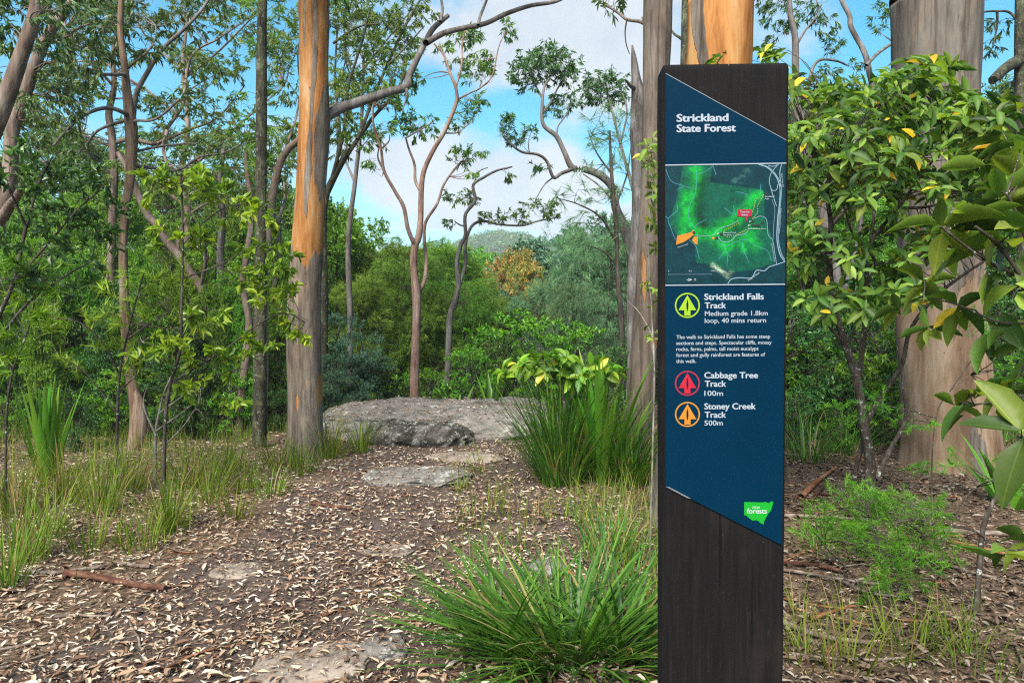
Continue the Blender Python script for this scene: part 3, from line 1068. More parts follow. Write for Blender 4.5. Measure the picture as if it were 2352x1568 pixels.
def build_map():
    nx, ny = 190, 188
    X, Yg = np.meshgrid(np.linspace(113, 1543, nx), np.linspace(74, 1496, ny))
    top = 72 - 24 * (X - 113) / 1430
    bot = 1503 - 13 * (X - 113) / 1430
    Yg = top + (Yg - 74) / (1496 - 74) * (bot - top)
    P = np.stack([X, Yg], -1)
    col = np.zeros(P.shape[:2] + (3,))
    col[:] = (0.0, .055, .075)
    res = [(330, 60), (690, 60), (640, 270), (1290, 370), (1300, 700), (1395, 960), (1420, 1240), (1200, 1310), (930, 1345), (700, 1260), (480, 1230), (470, 1080), (500, 920), (250, 900), (150, 760), (240, 500)]
    ins = inside(P, res)
    n1 = fbm(np.stack([X / 60, Yg / 60, 0 * X], -1), 5, 4)
    n2 = vnoise(np.stack([X / 9, Yg / 9, 0 * X], -1), 8)
    col[ins] = (.004, .15, .085)
    glow = np.zeros(X.shape)
    for line, w in (([(455, 80), (490, 180), (470, 400), (390, 600), (400, 720), (460, 820), (530, 890), (690, 900), (760, 820), (960, 740), (985, 660)], 75),
                    ([(1090, 620), (1120, 500), (1200, 430), (1240, 410)], 60), ([(350, 420), (330, 860)], 60),
                    ([(690, 930), (820, 1040), (1000, 970), (1100, 960), (1180, 1030), (1090, 900), (1160, 830)], 70), ([(820, 1040), (830, 1100)], 40), ([(1040, 960), (1050, 1080)], 40)):
        glow = np.maximum(glow, np.exp(-(seg_dist(P, line) / w) ** 2))
    glow = glow * np.where(ins, 1, .3)
    col += glow[..., None] * np.array([.0, .48, -.03]) * np.clip(.8 + .5 * n1, 0, 1.3)[..., None]
    dark = np.exp(-(seg_dist(P, [(560, 250), (520, 500), (500, 620), (560, 800)]) / 70) ** 2) * ins
    dark = np.maximum(dark, .8 * np.exp(-(seg_dist(P, [(850, 800), (1000, 820), (1080, 760)]) / 60) ** 2))
    col *= (1 - .55 * dark)[..., None]
    pale = np.exp(-(seg_dist(P, [(680, 1260), (760, 1320), (860, 1390), (900, 1360)]) / 24) ** 2) * np.clip(1 + n1 * 2 + .4 * n2, 0, 1.4)
    pale2 = .5 * np.exp(-(seg_dist(P, [(930, 250), (1000, 250), (1090, 140)]) / 36) ** 2) * np.clip(.4 + n1 * 2, 0, 1)
    col += pale[..., None] * np.array([.42, .55, .34]) + pale2[..., None] * np.array([.10, .26, .20])
    col *= np.clip(1 + .45 * n2 + .35 * n1, .3, 1.8)[..., None]
    out = np.array([face_pt(on_face(*mpx(a, b)), .0040) for a, b in P.reshape(-1, 2)])
    g = Geo()
    i = np.arange(ny - 1)[:, None] * nx + np.arange(nx - 1)[None]
    g.add(out, np.stack([i, i + nx, i + nx + 1, i + 1], -1).reshape(-1, 4))
    t = NT('printed_map')
    me = g.mesh('printed_map', t.done(t.principled(t.attr('print', 'Color'), .5, .15)))
    ca_ = me.color_attributes.new('print', 'FLOAT_COLOR', 'POINT')
    rgba = np.concatenate([np.clip(col * .33, 0, 1).reshape(-1, 3), np.ones((nx * ny, 1))], 1)
    ca_.data.foreach_set('color', rgba.astype(np.float32).ravel())
    return link('printed_map', me, panel)


pmap = build_map()


def ribbon(pts, w, material, name, layer, parent=pmap, m=mpx, dash=0):
    p = spline([(x, y, 0) for x, y in pts], max(8, 6 * len(pts)))[:, :2]
    d = np.gradient(p, axis=0)
    n = np.stack([-d[:, 1], d[:, 0]], -1)
    n /= np.maximum(np.linalg.norm(n, axis=1, keepdims=True), 1e-6)
    a, b = p + n * w / 2, p - n * w / 2
    out = [face_pt(on_face(*m(*q)), layer) for q in np.concatenate([a, b])]
    k = np.arange(len(p) - 1)
    if dash:
        k = k[(k % dash) < max(1, dash - 1)]
    N_ = len(p)
    g = Geo()
    g.add(out, np.stack([k, k + 1, k + 1 + N_, k + N_], -1))
    return link(name, g.mesh(name, material), parent)


M_CREEK = flat_mat('creek_print', (0.0393, 0.157, 0.203))
M_ROADP = flat_mat('road_print', (0.131, 0.203, 0.249))
M_TRACKP = flat_mat('track_print', (0.276, 0.276, 0.0524))
M_REDP = flat_mat('red_print', (0.236, 0.00131, 0.0197))
M_ORP = flat_mat('orange_print', (0.314, 0.118, 0.00655))
M_BLKP = flat_mat('black_print', (.01, .012, .012))
for pts in ([(455, 80), (490, 180), (470, 400), (390, 600), (400, 720), (460, 820)], [(680, 80), (600, 140), (490, 190)], [(120, 120), (185, 260), (340, 320), (460, 355)],
            [(250, 365), (345, 320)], [(680, 80), (705, 140), (718, 190)], [(260, 545), (250, 620), (150, 710), (180, 820), (235, 960)], [(115, 680), (150, 710)],
            [(610, 715), (500, 770), (460, 820)], [(820, 580), (900, 640), (960, 670)], [(925, 550), (950, 670)], [(950, 390), (1060, 410), (1150, 500)], [(1255, 295), (1245, 400)],
            [(400, 960), (480, 1040), (520, 1190)], [(720, 960), (820, 1040), (1000, 970), (1100, 960), (1180, 1030), (1330, 1090), (1380, 1210)],
            [(820, 1050), (830, 1090), (745, 1190)], [(830, 1090), (895, 1170)], [(860, 1140), (848, 1275)], [(1035, 975), (1050, 1090), (1115, 1235)]):
    ribbon(pts, 5, M_CREEK, 'creek_line', .0043)
for pts, w in (([(1225, 62), (1330, 100), (1430, 200), (1478, 330), (1480, 480), (1455, 700), (1445, 950), (1480, 1130), (1540, 1220)], 11),
               ([(1255, 62), (1360, 105), (1450, 210), (1498, 330), (1492, 480), (1470, 700), (1462, 950), (1500, 1130), (1540, 1195)], 7),
               ([(1500, 62), (1480, 150), (1485, 260), (1480, 380)], 9), ([(1460, 62), (1380, 160), (1355, 260), (1385, 365), (1440, 365), (1455, 300)], 8),
               ([(1370, 340), (1410, 470), (1440, 560)], 8), ([(1340, 75), (1400, 85), (1465, 62)], 8),
               ([(1160, 710), (1250, 680), (1320, 720), (1340, 900), (1395, 970), (1420, 1120), (1440, 1250)], 6),
               ([(1385, 480), (1420, 600), (1405, 800), (1400, 960)], 4),
               ([(860, 1485), (900, 1430), (1000, 1412), (1140, 1412), (1200, 1325), (1295, 1330), (1350, 1285), (1440, 1255), (1540, 1222)], 10),
               ([(690, 905), (760, 830), (900, 780), (985, 730)], 6), ([(740, 920), (800, 985), (900, 970), (960, 910), (1060, 890), (1110, 840)], 7), ([(470, 905), (600, 915), (690, 905)], 5),
               ([(152, 1373), (668, 1370)], 3), ([(152, 1366), (152, 1380)], 3), ([(408, 1366), (408, 1378)], 3), ([(668, 1362), (668, 1376)], 3)):
    ribbon(pts, w, M_ROADP, 'road_line', .0045)
for pts in ([(1290, 420), (1200, 470), (1170, 580), (1140, 650)], [(1280, 440), (1220, 540), (1210, 640), (1150, 710)], [(990, 760), (900, 810), (820, 850), (810, 900), (870, 925), (1000, 880), (1080, 840)]):
    ribbon(pts, 6, M_TRACKP, 'track_line', .0047, dash=2)
poly_plate([mpx(*p) for p in [(255, 912), (420, 870), (452, 838), (462, 890), (400, 945), (330, 990), (240, 1020)]][::-1], .0046, .0003, M_ORP, 'orange_area', pmap)
poly_plate([mpx(*p) for p in [(455, 925), (503, 922), (498, 1020), (470, 1010), (432, 965)]][::-1], .0046, .0003, M_ORP, 'orange_area', pmap)
rr = lambda x0, y0, x1, y1, r: [(x0 + r, y0), (x1 - r, y0), (x1, y0 + r), (x1, y1 - r), (x1 - r, y1), (x0 + r, y1), (x0, y1 - r), (x0, y0 + r)]
co_ = poly_plate([mpx(*p) for p in rr(972, 600, 1145, 685, 14)][::-1], .0050, .0003, M_REDP, 'red_callout', pmap)
poly_plate([mpx(*p) for p in [(1066, 684), (1094, 684), (1086, 750)]][::-1], .0050, .0003, M_REDP, 'callout_pointer', pmap)
for (x, y, w, h) in ((438, 860, 30, 30), (712, 922, 32, 34), (1258, 742, 30, 30), (1298, 398, 30, 30), (1140, 732, 36, 26), (1140, 778, 106, 26), (762, 878, 40, 26)):
    poly_plate([mpx(*p) for p in rr(x, y, x + w, y + h, 3)][::-1], .0048, .0003, M_BLKP, 'map_symbol', pmap)
poly_plate([mpx(*p) for p in [(685, 922), (705, 942), (685, 962), (666, 942)]], .0048, .0003, M_ORP, 'map_symbol', pmap)


def mletter(s, x0, y, x1, cap, bold=.0, rot=0.0, par=pmap):
    a, b = mpx(x0, y), mpx(x1, y)
    return letter(s, a[0], a[1], b[0], cap * .9408 / 4.9, bold, M_WHITE, .0054, rot=rot, parent=par)


mletter('You are', 1003, 640, 1112, 26, .02, par=co_)
mletter('here', 1025, 676, 1092, 26, .02, par=co_)
for s, x0, y, x1, cap in (('P', 1115, 756, 1138, 24), ('P', 1100, 803, 1124, 24), ('P', 730, 902, 754, 24), ('Bankola Picnic Area', 1098, 836, 1308, 17), ('Stoney Creek', 808, 884, 955, 17),
                          ('car park', 808, 910, 898, 17), ('Strickland', 1300, 454, 1412, 17), ('Falls', 1300, 482, 1348, 17), ('0', 147, 1341, 158, 16), ('0.5', 393, 1340, 427, 16), ('1km', 658, 1338, 706, 16)):
    mletter(s, x0, y, x1, cap, .012)
mletter('Mangrove Road', 1105, 1452, 1265, 18, .012, rot=-.62)
mletter('Narara Creek', 265, 1058, 395, 16, .008, rot=-.33)
mletter('Sydney Newcastle Freeway', 1484, 590, 1784, 16, .008, rot=pi / 2 + .06)
mletter('Peats Ridge Rd', 1494, 172, 1656, 15, .008, rot=pi / 2 - .1)
mletter('Strickland Forest Road', 1376, 1000, 1600, 14, .008, rot=pi / 2 - .15)
mletter('N', 458, 1424, 480, 22, .02, rot=pi / 2)
ribbon([(365, 1436), (432, 1436)], 6, M_WHITE, 'north_arrow', .0050)
ribbon([(385, 1420), (432, 1436)], 6, M_WHITE, 'north_arrow', .0051)
ribbon([(385, 1452), (432, 1436)], 6, M_WHITE, 'north_arrow', .0052)
ribbon([(113, 72), (1557, 48)], 12, M_WHITE, 'map_border', .0050)
ribbon([(113, 1503), (1541, 1490)], 12, M_WHITE, 'map_border', .0050)

# ------------------------------------------------------------------ trees
def wood(g, path, rad, n=60, sides=16, seed=0, rough=.06, lv=None, lump=3.0):
    k = np.concatenate([np.asarray(path, float), np.asarray(rad, float)[:, None]], 1)
    s = spline(k, n)
    P, r = s[:, :3], np.maximum(s[:, 3], .002)
    a = np.linspace(0, 2 * pi, sides, endpoint=False)
    q = np.stack([np.cos(a)[None] * lump * .5 + 0 * P[:, :1], np.sin(a)[None] * lump * .5 + 0 * P[:, :1], (P[:, 2:3] + .4 * P[:, :1]) * 1.3 + 0 * a[None]], -1)
    w = 1 + rough * fbm(q, seed, 3) * 1.5
    v, f = tubes(P[None], r[None], sides, w[None])
    val = .5 if lv is None else lv(v, np.repeat(np.linspace(0, 1, n), sides), np.tile(a, n))
    g.add(v, f, val, 0, True)
    c = v[-sides:].mean(0)
    g.add(np.vstack([v[-sides:], c]), np.array([[i, (i + 1) % sides, sides] for i in range(sides)]), .5, 0, True)
    return P


def shift(g, base):
    g.v = [v - np.asarray(base) for v in g.v]
    return g


def traced(pts, Y0, Y1=None):
    Y1 = Y0 if Y1 is None else Y1
    n = len(pts)
    return np.array([at(p[0], p[1], Y0 + (Y1 - Y0) * i / max(1, n - 1)) for i, p in enumerate(pts)])


def make_tree(name, label, Y, trunk, bark, limbs=(), clumps=(), habit='gum', leafm=None, Ytop=None, lv=None, cat='tree', group=None,
              dens=1.0, lf=1.0, limb_bark=None, rough=.06, flare=1.5, seed=1, n=90, sides=20, twigm=None, extend=0, sag=.08, base_xy=None, cut=False):
    """trunk [(x, y, width)] from the base up, limbs [(points, w0, w1, depth change)], clumps [(x, y, rx, ry, depth change)] in pixels"""
    rg = np.random.default_rng(seed)
    Ytop = Y if Ytop is None else Ytop
    P = traced(trunk, Y, Ytop)
    k = Y / FPX
    rad = np.array([p[2] for p in trunk]) * k / 2
    b = P[0].copy()
    if base_xy is not None:
        b = np.array([base_xy[0], base_xy[1], 0])
    gz = float(height(b[0], b[1]))
    base = np.array([b[0], b[1], gz])
    P = np.vstack([[b[0], b[1], gz - .25], [b[0], b[1], min(gz + .04, P[0, 2] - .02)], P])
    rad = np.concatenate([[rad[0] * flare, rad[0] * (1 + (flare - 1) * .75)], rad])
    if extend:                                   # the trunk goes on above the picture
        d = unit(P[-1] - P[-2])
        P = np.vstack([P, P[-1] + d * extend * .5 + [.1, .1, 0], P[-1] + d * extend])
        rad = np.concatenate([rad, [rad[-1] * .85, rad[-1] * .6]])
    root = empty(name, base)
    tag(root, label, cat, group)
    g = Geo()
    S = [wood(g, P, rad, n, sides, seed, rough, lv)]
    link('trunk', shift(g, base).mesh('trunk', bark), root)
    for i, (pts, w0, w1, dY) in enumerate(limbs):
        p = traced(pts, Y, Y + dY)
        g = Geo()
        m = len(p)
        S.append(wood(g, p, np.linspace(w0, w1, m) * k / 2, 10 * m, 9, seed + i + 3, .10, lv))
        link('branch', shift(g, base).mesh('branch', limb_bark or bark), root)
    if clumps:
        S = np.concatenate(S)
        g = Geo()
        for c in clumps:
            x, y, rx, ry = c[:4]
            dY = c[4] if len(c) > 4 else rg.uniform(-.5, .6)
            C = at(x, y, Y + dY)
            kk = (Y + dY) / FPX
            r3 = np.array([rx * kk, min(rx, 1.3 * ry) * kk * 1.0, ry * kk])
            hb = HABIT[habit]
            area = pi * r3[0] * r3[2]
            la = (hb['L'] * lf) ** 2 * hb['wr'] * .6
            ntw = int(max(4, dens * 2.7 * area / (la * hb['n'])))
            j = np.argmin(np.linalg.norm(S - C - np.array([0, 0, -.3 * r3[2]]), axis=1) + np.maximum(0, S[:, 2] - C[2]) * 1.5)
            rt = S[j]
            ST = clump(g, C, r3, habit, ntw, rg, lf, root=rt, sag=sag)
            # branchlets that carry the tuft
            nb = max(3, min(14, ntw // 8))
            E = ST[rg.choice(len(ST), nb)]
            twigs(g, np.repeat(rt[None], nb, 0), E, -.06, max(.004, .0045 * np.sqrt(np.linalg.norm(C - rt) * 8)), 1, 5, 7, rg)
        link('crown', shift(g, base).mesh('crown', [leafm or M_GUM, twigm or limb_bark or bark]), root)
    return root


# --- the big orange gum left of the boulder
def lv_orange(v, t, a):
    z, x = v[:, 2], v[:, 0]
    old = sstep(2.55, 1.75, z) * 1.0                              # old grey bark up to head height
    c = np.interp(z, [0, 2, 4, 6], [at(700, 900, 7.45)[0], at(703, 620, 7.45)[0], at(720, 250, 7.45)[0], at(722, 20, 7.45)[0]])
    rel = (x - c) / .19
    front = v[:, 1] < 7.55
    patch = lambda x0, z0, sx, sz: np.exp(-((rel - x0) / sx) ** 2 - ((z - z0) / sz) ** 2)
    old = old + .75 * patch(.75, 3.3, .34, .6) * front + .75 * patch(.1, 3.0, .16, .5) * front + .55 * patch(-.8, 2.9, .25, .5) * front
    old = old + .8 * patch(.35, 4.6, .13, .5) * front + .75 * patch(-.25, 4.75, .10, .45) * front + .5 * patch(1.0, 4.6, .25, .7) + .55 * patch(.2, 3.9, .1, .5)
    old = old - .95 * (patch(-.2, .62, .16, .17) + patch(.85, .75, .14, .28)) * front - .6 * patch(.2, 1.85, .35, .3) * front
    old = np.where(front, old, old + .35)
    return np.clip(.16 + old, 0, 1.15)


make_tree('gum_tree', 'thick gum with orange peeling upper bark standing just left of the boulder', 7.45,
          [(700, 1048, 92), (700, 1000, 82), (700, 900, 77), (698, 800, 76), (699, 700, 73), (704, 600, 71), (709, 500, 67), (716, 400, 66), (722, 300, 70), (722, 250, 68), (721, 150, 64), (722, 60, 66), (724, -40, 66)],
          M_BARK_ORANGE,
          limbs=[([(735, 290), (750, 268), (763, 259), (785, 248), (839, 230), (893, 212), (932, 200), (939, 176), (957, 137), (975, 101), (993, 68), (1012, 50), (1029, 36)], 27, 11, .9),
                 ([(978, 99), (983, 97), (1019, 77), (1065, 65), (1116, 54), (1163, 32), (1217, 14), (1281, 2), (1330, -30)], 15, 8, .5),
                 ([(1098, 58), (1102, 40), (1110, 20), (1119, -5), (1124, -40)], 8, 5, .3),
                 ([(1012, 50), (1016, 20), (1012, -10), (1008, -50)], 8, 4, .2),
                 ([(934, 205), (934, 222), (930, 236), (924, 256)], 7, 2, -.1)],
          clumps=[(820, -60, 120, 50, .6), (960, -80, 120, 50, .3), (1140, -90, 120, 50, 0), (700, -110, 160, 60, -.4), (1330, -100, 100, 60, .5)],
          habit='gum', leafm=M_GUM, lv=lv_orange, limb_bark=M_BARK_GREY, seed=3, n=170, sides=48, flare=1.12, extend=3.5, rough=.05)

# --- brown sinuous gum at the left
make_tree('gum_tree', 'slender sinuous gum with brown stringy bark and many crooked limbs', 7.7,
          [(306, 1075, 46), (313, 1028, 40), (320, 985, 42), (317, 938, 36), (306, 895, 26), (299, 841, 24), (288, 733, 22), (283, 589, 19), (284, 540, 18), (290, 468, 18), (299, 407, 20), (302, 342, 24), (301, 288, 26), (292, 216, 19), (286, 151, 15), (277, 72, 13), (279, 0, 12), (282, -60, 10)],
          M_BARK_BROWN,
          limbs=[([(303, 300), (306, 266), (313, 216), (335, 173), (374, 112), (425, 65), (464, 22), (490, -20)], 14, 6, .8),
                 ([(296, 270), (284, 259), (252, 248), (216, 254), (180, 274), (144, 310), (122, 335)], 11, 5, -.7),
                 ([(299, 280), (288, 277), (252, 288), (223, 302), (202, 328), (180, 353)], 9, 4, .7),
                 ([(305, 280), (317, 277), (346, 277), (374, 263), (414, 227)], 7, 4, -.5),
                 ([(303, 350), (317, 347), (360, 338), (414, 331), (450, 331)], 7, 4, .5),
                 ([(300, 380), (320, 383), (360, 387), (410, 390), (461, 360), (511, 353), (554, 331)], 9, 4, .9),
                 ([(289, 172), (279, 171), (252, 171), (216, 169), (198, 155)], 8, 6, -.4),
                 ([(290, 160), (292, 158), (313, 140), (342, 115), (356, 90), (358, 60)], 6, 3, .4)],
          clumps=[(340, 20, 60, 40, .8), (330, 100, 42, 34, .2), (425, 75, 46, 30, .9), (200, 165, 46, 34, -.5), (150, 270, 46, 34, -.6), (195, 345, 40, 26, .6), (414, 222, 40, 22, -.4), (480, 330, 40, 18, .6), (545, 325, 40, 24, .9),
                  (250, 60, 50, 44, .2), (480, 0, 60, 30, .9)],
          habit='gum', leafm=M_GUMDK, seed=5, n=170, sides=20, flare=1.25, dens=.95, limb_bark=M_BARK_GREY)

# --- two leaning pale gums at the left edge
make_tree('gum_tree', 'thick pale gum leaning in from the left edge, the upper trunk', 6.6,
          [(-260, 1010, 48), (-200, 800, 44), (-120, 560, 40), (-50, 380, 38), (0, 259, 36), (22, 202, 34), (47, 133, 31), (68, 72, 29), (83, 20, 27), (100, -60, 24)], M_BARK_PINK,
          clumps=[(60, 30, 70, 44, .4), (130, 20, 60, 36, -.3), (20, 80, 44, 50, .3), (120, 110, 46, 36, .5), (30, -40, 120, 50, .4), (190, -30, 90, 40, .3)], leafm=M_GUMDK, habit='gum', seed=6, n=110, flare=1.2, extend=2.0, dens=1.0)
make_tree('gum_tree', 'grey pink gum leaning right near the left edge, the lower leaning trunk', 8.6,
          [(-120, 960, 40), (-70, 700, 38), (0, 500, 34), (22, 400, 30), (29, 299, 28), (47, 252, 26), (76, 162, 24), (104, 90, 23), (137, 43, 20), (155, 20, 18), (190, -40, 16)], M_BARK_PINK,
          limbs=[([(0, 511), (22, 475), (40, 450), (60, 410), (100, 370)], 24, 8, -.8), ([(104, 90), (128, 96), (170, 70), (220, 50)], 9, 5, .6)],
          clumps=[(190, 90, 60, 40, .4), (235, 30, 60, 40, .8), (180, 140, 50, 30, -.3), (120, 190, 44, 44, .2), (80, 250, 40, 40, -.4), (250, 110, 50, 34, .6), (60, 330, 50, 30, .4), (160, 220, 46, 40, .2)],
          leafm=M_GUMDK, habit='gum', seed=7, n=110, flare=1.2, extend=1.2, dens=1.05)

# --- straight dark mossy trunk between the brown gum and the orange gum
make_tree('sheoak', 'straight dark mossy trunk rising just left of the orange gum', 8.0,
          [(595, 1046, 34), (596, 960, 31), (597, 850, 30), (598, 700, 27), (599, 500, 25), (600, 300, 24), (601, 150, 23), (603, 0, 21), (604, -60, 20)], M_BARK_DARK,
          limbs=[([(601, 700), (618, 682), (634, 640), (642, 600), (640, 560), (642, 520)], 16, 10, .4)],
          clumps=[(600, 110, 36, 46, .1), (590, 215, 34, 40, .1), (612, 300, 30, 40, .1), (598, 400, 34, 40, .1), (604, 500, 34, 40, .1), (640, 20, 50, 40, .5), (580, 30, 50, 40, -.2)],
          habit='she', leafm=M_SHE, seed=8, n=150, sides=20, dens=.32, extend=2.5, rough=.10)
make_tree('gum_tree', 'pinkish crooked gum curving out from behind the dark mossy trunk', 9.6,
          [(606, 1000, 26), (604, 800, 24), (602, 640, 22), (614, 560, 20), (622, 504, 19), (626, 450, 18), (641, 382, 17), (659, 346, 16), (684, 324, 15), (712, 300, 12), (735, 262, 10)], M_BARK_PINK,
          limbs=[([(618, 545), (640, 505), (655, 455), (652, 420)], 10, 6, .5), ([(634, 400), (660, 330), (680, 270), (692, 200)], 8, 4, .6)],
          clumps=[(650, 190, 40, 60, .4), (650, 60, 44, 50, .3), (655, 300, 30, 40, .2), (640, 420, 34, 34, .2), (780, 300, 30, 40, .6), (780, 200, 34, 34, .4)],
          leafm=M_GUM, habit='gum', seed=9, dens=.8)
make_tree('gum_tree', 'thin purplish kinked stem left of the dark mossy trunk', 8.8,
          [(548, 1020, 20), (556, 900, 18), (569, 787, 17), (572, 733, 16), (562, 686, 14), (558, 643, 14), (566, 590, 14), (577, 520, 13), (576, 454, 12), (569, 414, 11), (566, 360, 9), (570, 300, 7)], M_BARK_PINK,
          clumps=[(540, 370, 50, 34, .2), (575, 300, 44, 40, .1), (520, 420, 44, 24, -.2)], leafm=M_GUM, seed=10, dens=.7)
make_tree('gum_tree', 'pale bare gum leaning left over the shrubs, with an orange flush near its foot', 10.2,
          [(520, 900, 24), (490, 730, 22), (461, 661, 20), (439, 629, 19), (407, 582, 19), (382, 553, 18), (360, 517, 17), (342, 497, 17), (317, 446, 15), (300, 400, 12), (270, 350, 9)], M_BARK_PINK,
          limbs=[([(407, 582), (412, 540), (430, 500), (470, 470), (520, 460)], 9, 4, .8), ([(461, 661), (472, 600), (465, 540), (440, 500)], 10, 5, -.5)],
          clumps=[(300, 370, 50, 30, .2), (470, 450, 50, 24, .8), (430, 480, 40, 30, -.4)], leafm=M_GUM, seed=12, dens=.8)
make_tree('gum_tree', 'upright white-barked gum in the shade left of the dark trunk', 11.5,
          [(515, 980, 20), (508, 800, 18), (508, 679, 17), (506, 578, 16), (512, 500, 14), (505, 420, 11), (515, 330, 8)], M_BARK_GREY,
          clumps=[(500, 330, 60, 34, .2), (450, 400, 46, 30, -.2), (560, 430, 44, 30, .4)], leafm=M_GUM, seed=13, dens=.8)

# --- loose canopy behind the left trunks
make_tree('gum_tree', 'tall open-crowned gum filling the sky behind the sinuous gum', 12.5,
          [(250, 900, 20), (255, 600, 18), (262, 420, 17), (258, 320, 16), (250, 260, 15), (262, 200, 12), (260, 120, 10), (280, 20, 8)], M_BARK_PINK,
          limbs=[([(258, 330), (300, 320), (360, 330), (380, 300), (420, 240), (426, 180), (440, 160)], 11, 6, .6), ([(384, 300), (375, 340), (384, 380), (390, 420)], 9, 5, -.3), ([(420, 240), (440, 130), (500, 90), (560, 50)], 7, 3, .6),
                 ([(262, 200), (220, 150), (190, 100)], 7, 3, -.5), ([(360, 330), (430, 300), (500, 270), (560, 200)], 7, 3, .9)],
          clumps=[(440, 150, 54, 34, .3), (525, 148, 54, 28, .5), (385, 245, 60, 30, .2), (480, 250, 60, 34, .4), (555, 260, 44, 40, .6), (400, 300, 52, 26, .1), (520, 320, 60, 34, .5), (560, 60, 50, 44, .4), (490, 60, 40, 30, .7),
                  (300, 130, 40, 30, -.4), (190, 110, 50, 40, -.5), (240, 210, 40, 34, -.3), (330, 230, 40, 24, .3), (450, 200, 40, 22, .2), (100, 150, 60, 40, -.6), (130, 300, 50, 34, -.5), (340, 380, 60, 30, .3), (460, 390, 60, 30, .4), (570, 380, 44, 40, .6), (250, 400, 50, 30, 0), (370, 60, 50, 36, .2), (220, 20, 60, 36, -.2), (420, 10, 50, 30, .2), (520, -10, 60, 30, .4)],
          leafm=M_GUM, habit='gum2', lf=1.05, seed=14, dens=.72)
make_tree('gum_tree', 'bushy gum with yellow-green sprays directly behind the orange gum', 11.0,
          [(740, 960, 20), (745, 700, 18), (742, 520, 16), (752, 440, 14), (775, 390, 12), (800, 340, 10)], M_BARK_DARK,
          limbs=[([(745, 461), (785, 378), (831, 306), (860, 266), (907, 216), (930, 170)], 11, 6, .5), ([(820, 320), (845, 260), (860, 216), (889, 151), (925, 72), (965, 0)], 9, 5, .9), ([(760, 420), (790, 300), (800, 200), (830, 100), (850, 20)], 9, 4, -.4),
                 ([(770, 390), (780, 300), (770, 180), (775, 60)], 8, 4, .3), ([(850, 240), (800, 160), (790, 90)], 5, 3, .5), ([(889, 151), (930, 110), (975, 60)], 5, 3, .4), ([(765, 100), (800, 75), (830, 60), (870, 55)], 6, 3, .2)],
          clumps=[(800, 40, 44, 34, .3), (870, 30, 50, 30, .5), (930, 40, 40, 34, .6), (800, 120, 38, 34, .1), (860, 110, 40, 34, .4), (790, 190, 30, 36, .1), (930, 110, 30, 34, .6), (840, 175, 34, 24, .3), (790, 260, 30, 30, .2), (890, 230, 34, 30, .4), (780, 340, 28, 40, .2), (940, 165, 26, 24, .6), (850, 220, 24, 20, .3), (905, 60, 34, 30, .4), (970, 20, 40, 30, .7), (760, 30, 30, 40, 0)],
          leafm=M_GUM, habit='gum2', lf=.95, seed=15, dens=.8)

rgc = np.random.default_rng(333)
fill = [(rgc.uniform(-60, 690), rgc.uniform(-60, 430), rgc.uniform(34, 62), rgc.uniform(20, 38), rgc.uniform(-1.5, 2.5)) for _ in range(62)]
fill = [c for c in fill if not any(abs(c[0] - gx) < rx and abs(c[1] - gy) < ry for gx, gy, rx, ry in ((530, 90, 60, 60), (250, 245, 45, 40), (350, 150, 40, 60), (180, 390, 50, 30), (530, 210, 40, 40)))]
make_tree('gum_tree', 'tall fine-leaved gum spreading across the upper left sky, furthest of that group', 15.5,
          [(430, 900, 18), (425, 700, 17), (432, 500, 15), (420, 380, 13), (432, 280, 11), (420, 160, 9), (430, 40, 7)], M_BARK_PINK,
          limbs=[([(428, 480), (340, 400), (240, 330), (120, 290), (30, 260)], 9, 3, -.8), ([(425, 400), (500, 330), (580, 260), (650, 200)], 8, 3, .8), ([(430, 280), (340, 210), (250, 150), (150, 60)], 7, 3, 1.2), ([(424, 180), (500, 120), (580, 40)], 6, 3, -.6), ([(428, 450), (520, 410), (620, 390)], 7, 3, .6), ([(420, 160), (340, 90), (300, 20)], 5, 3, .5)],
          clumps=fill, leafm=M_GUM, habit='gum2', lf=1.1, seed=34, dens=.7)
make_tree('gum_tree', 'fine-leaved gum with pale sprays between the orange gum and its long limb', 13.0,
          [(800, 960, 15), (805, 760, 14), (800, 560, 12), (815, 420, 10), (830, 280, 8), (835, 140, 6)], M_BARK_GREY,
          limbs=[([(815, 420), (780, 330), (770, 250)], 6, 3, .3), ([(825, 320), (870, 250), (900, 180)], 6, 3, -.4), ([(832, 220), (800, 140), (790, 60)], 5, 3, .4), ([(834, 160), (890, 90), (940, 30)], 5, 3, .4)],
          clumps=[(rgc.uniform(765, 960), rgc.uniform(-20, 330), rgc.uniform(28, 46), rgc.uniform(18, 30), rgc.uniform(-.8, 1.2)) for _ in range(30)], leafm=M_GUM, habit='gum2', lf=1.05, seed=35, dens=.6)

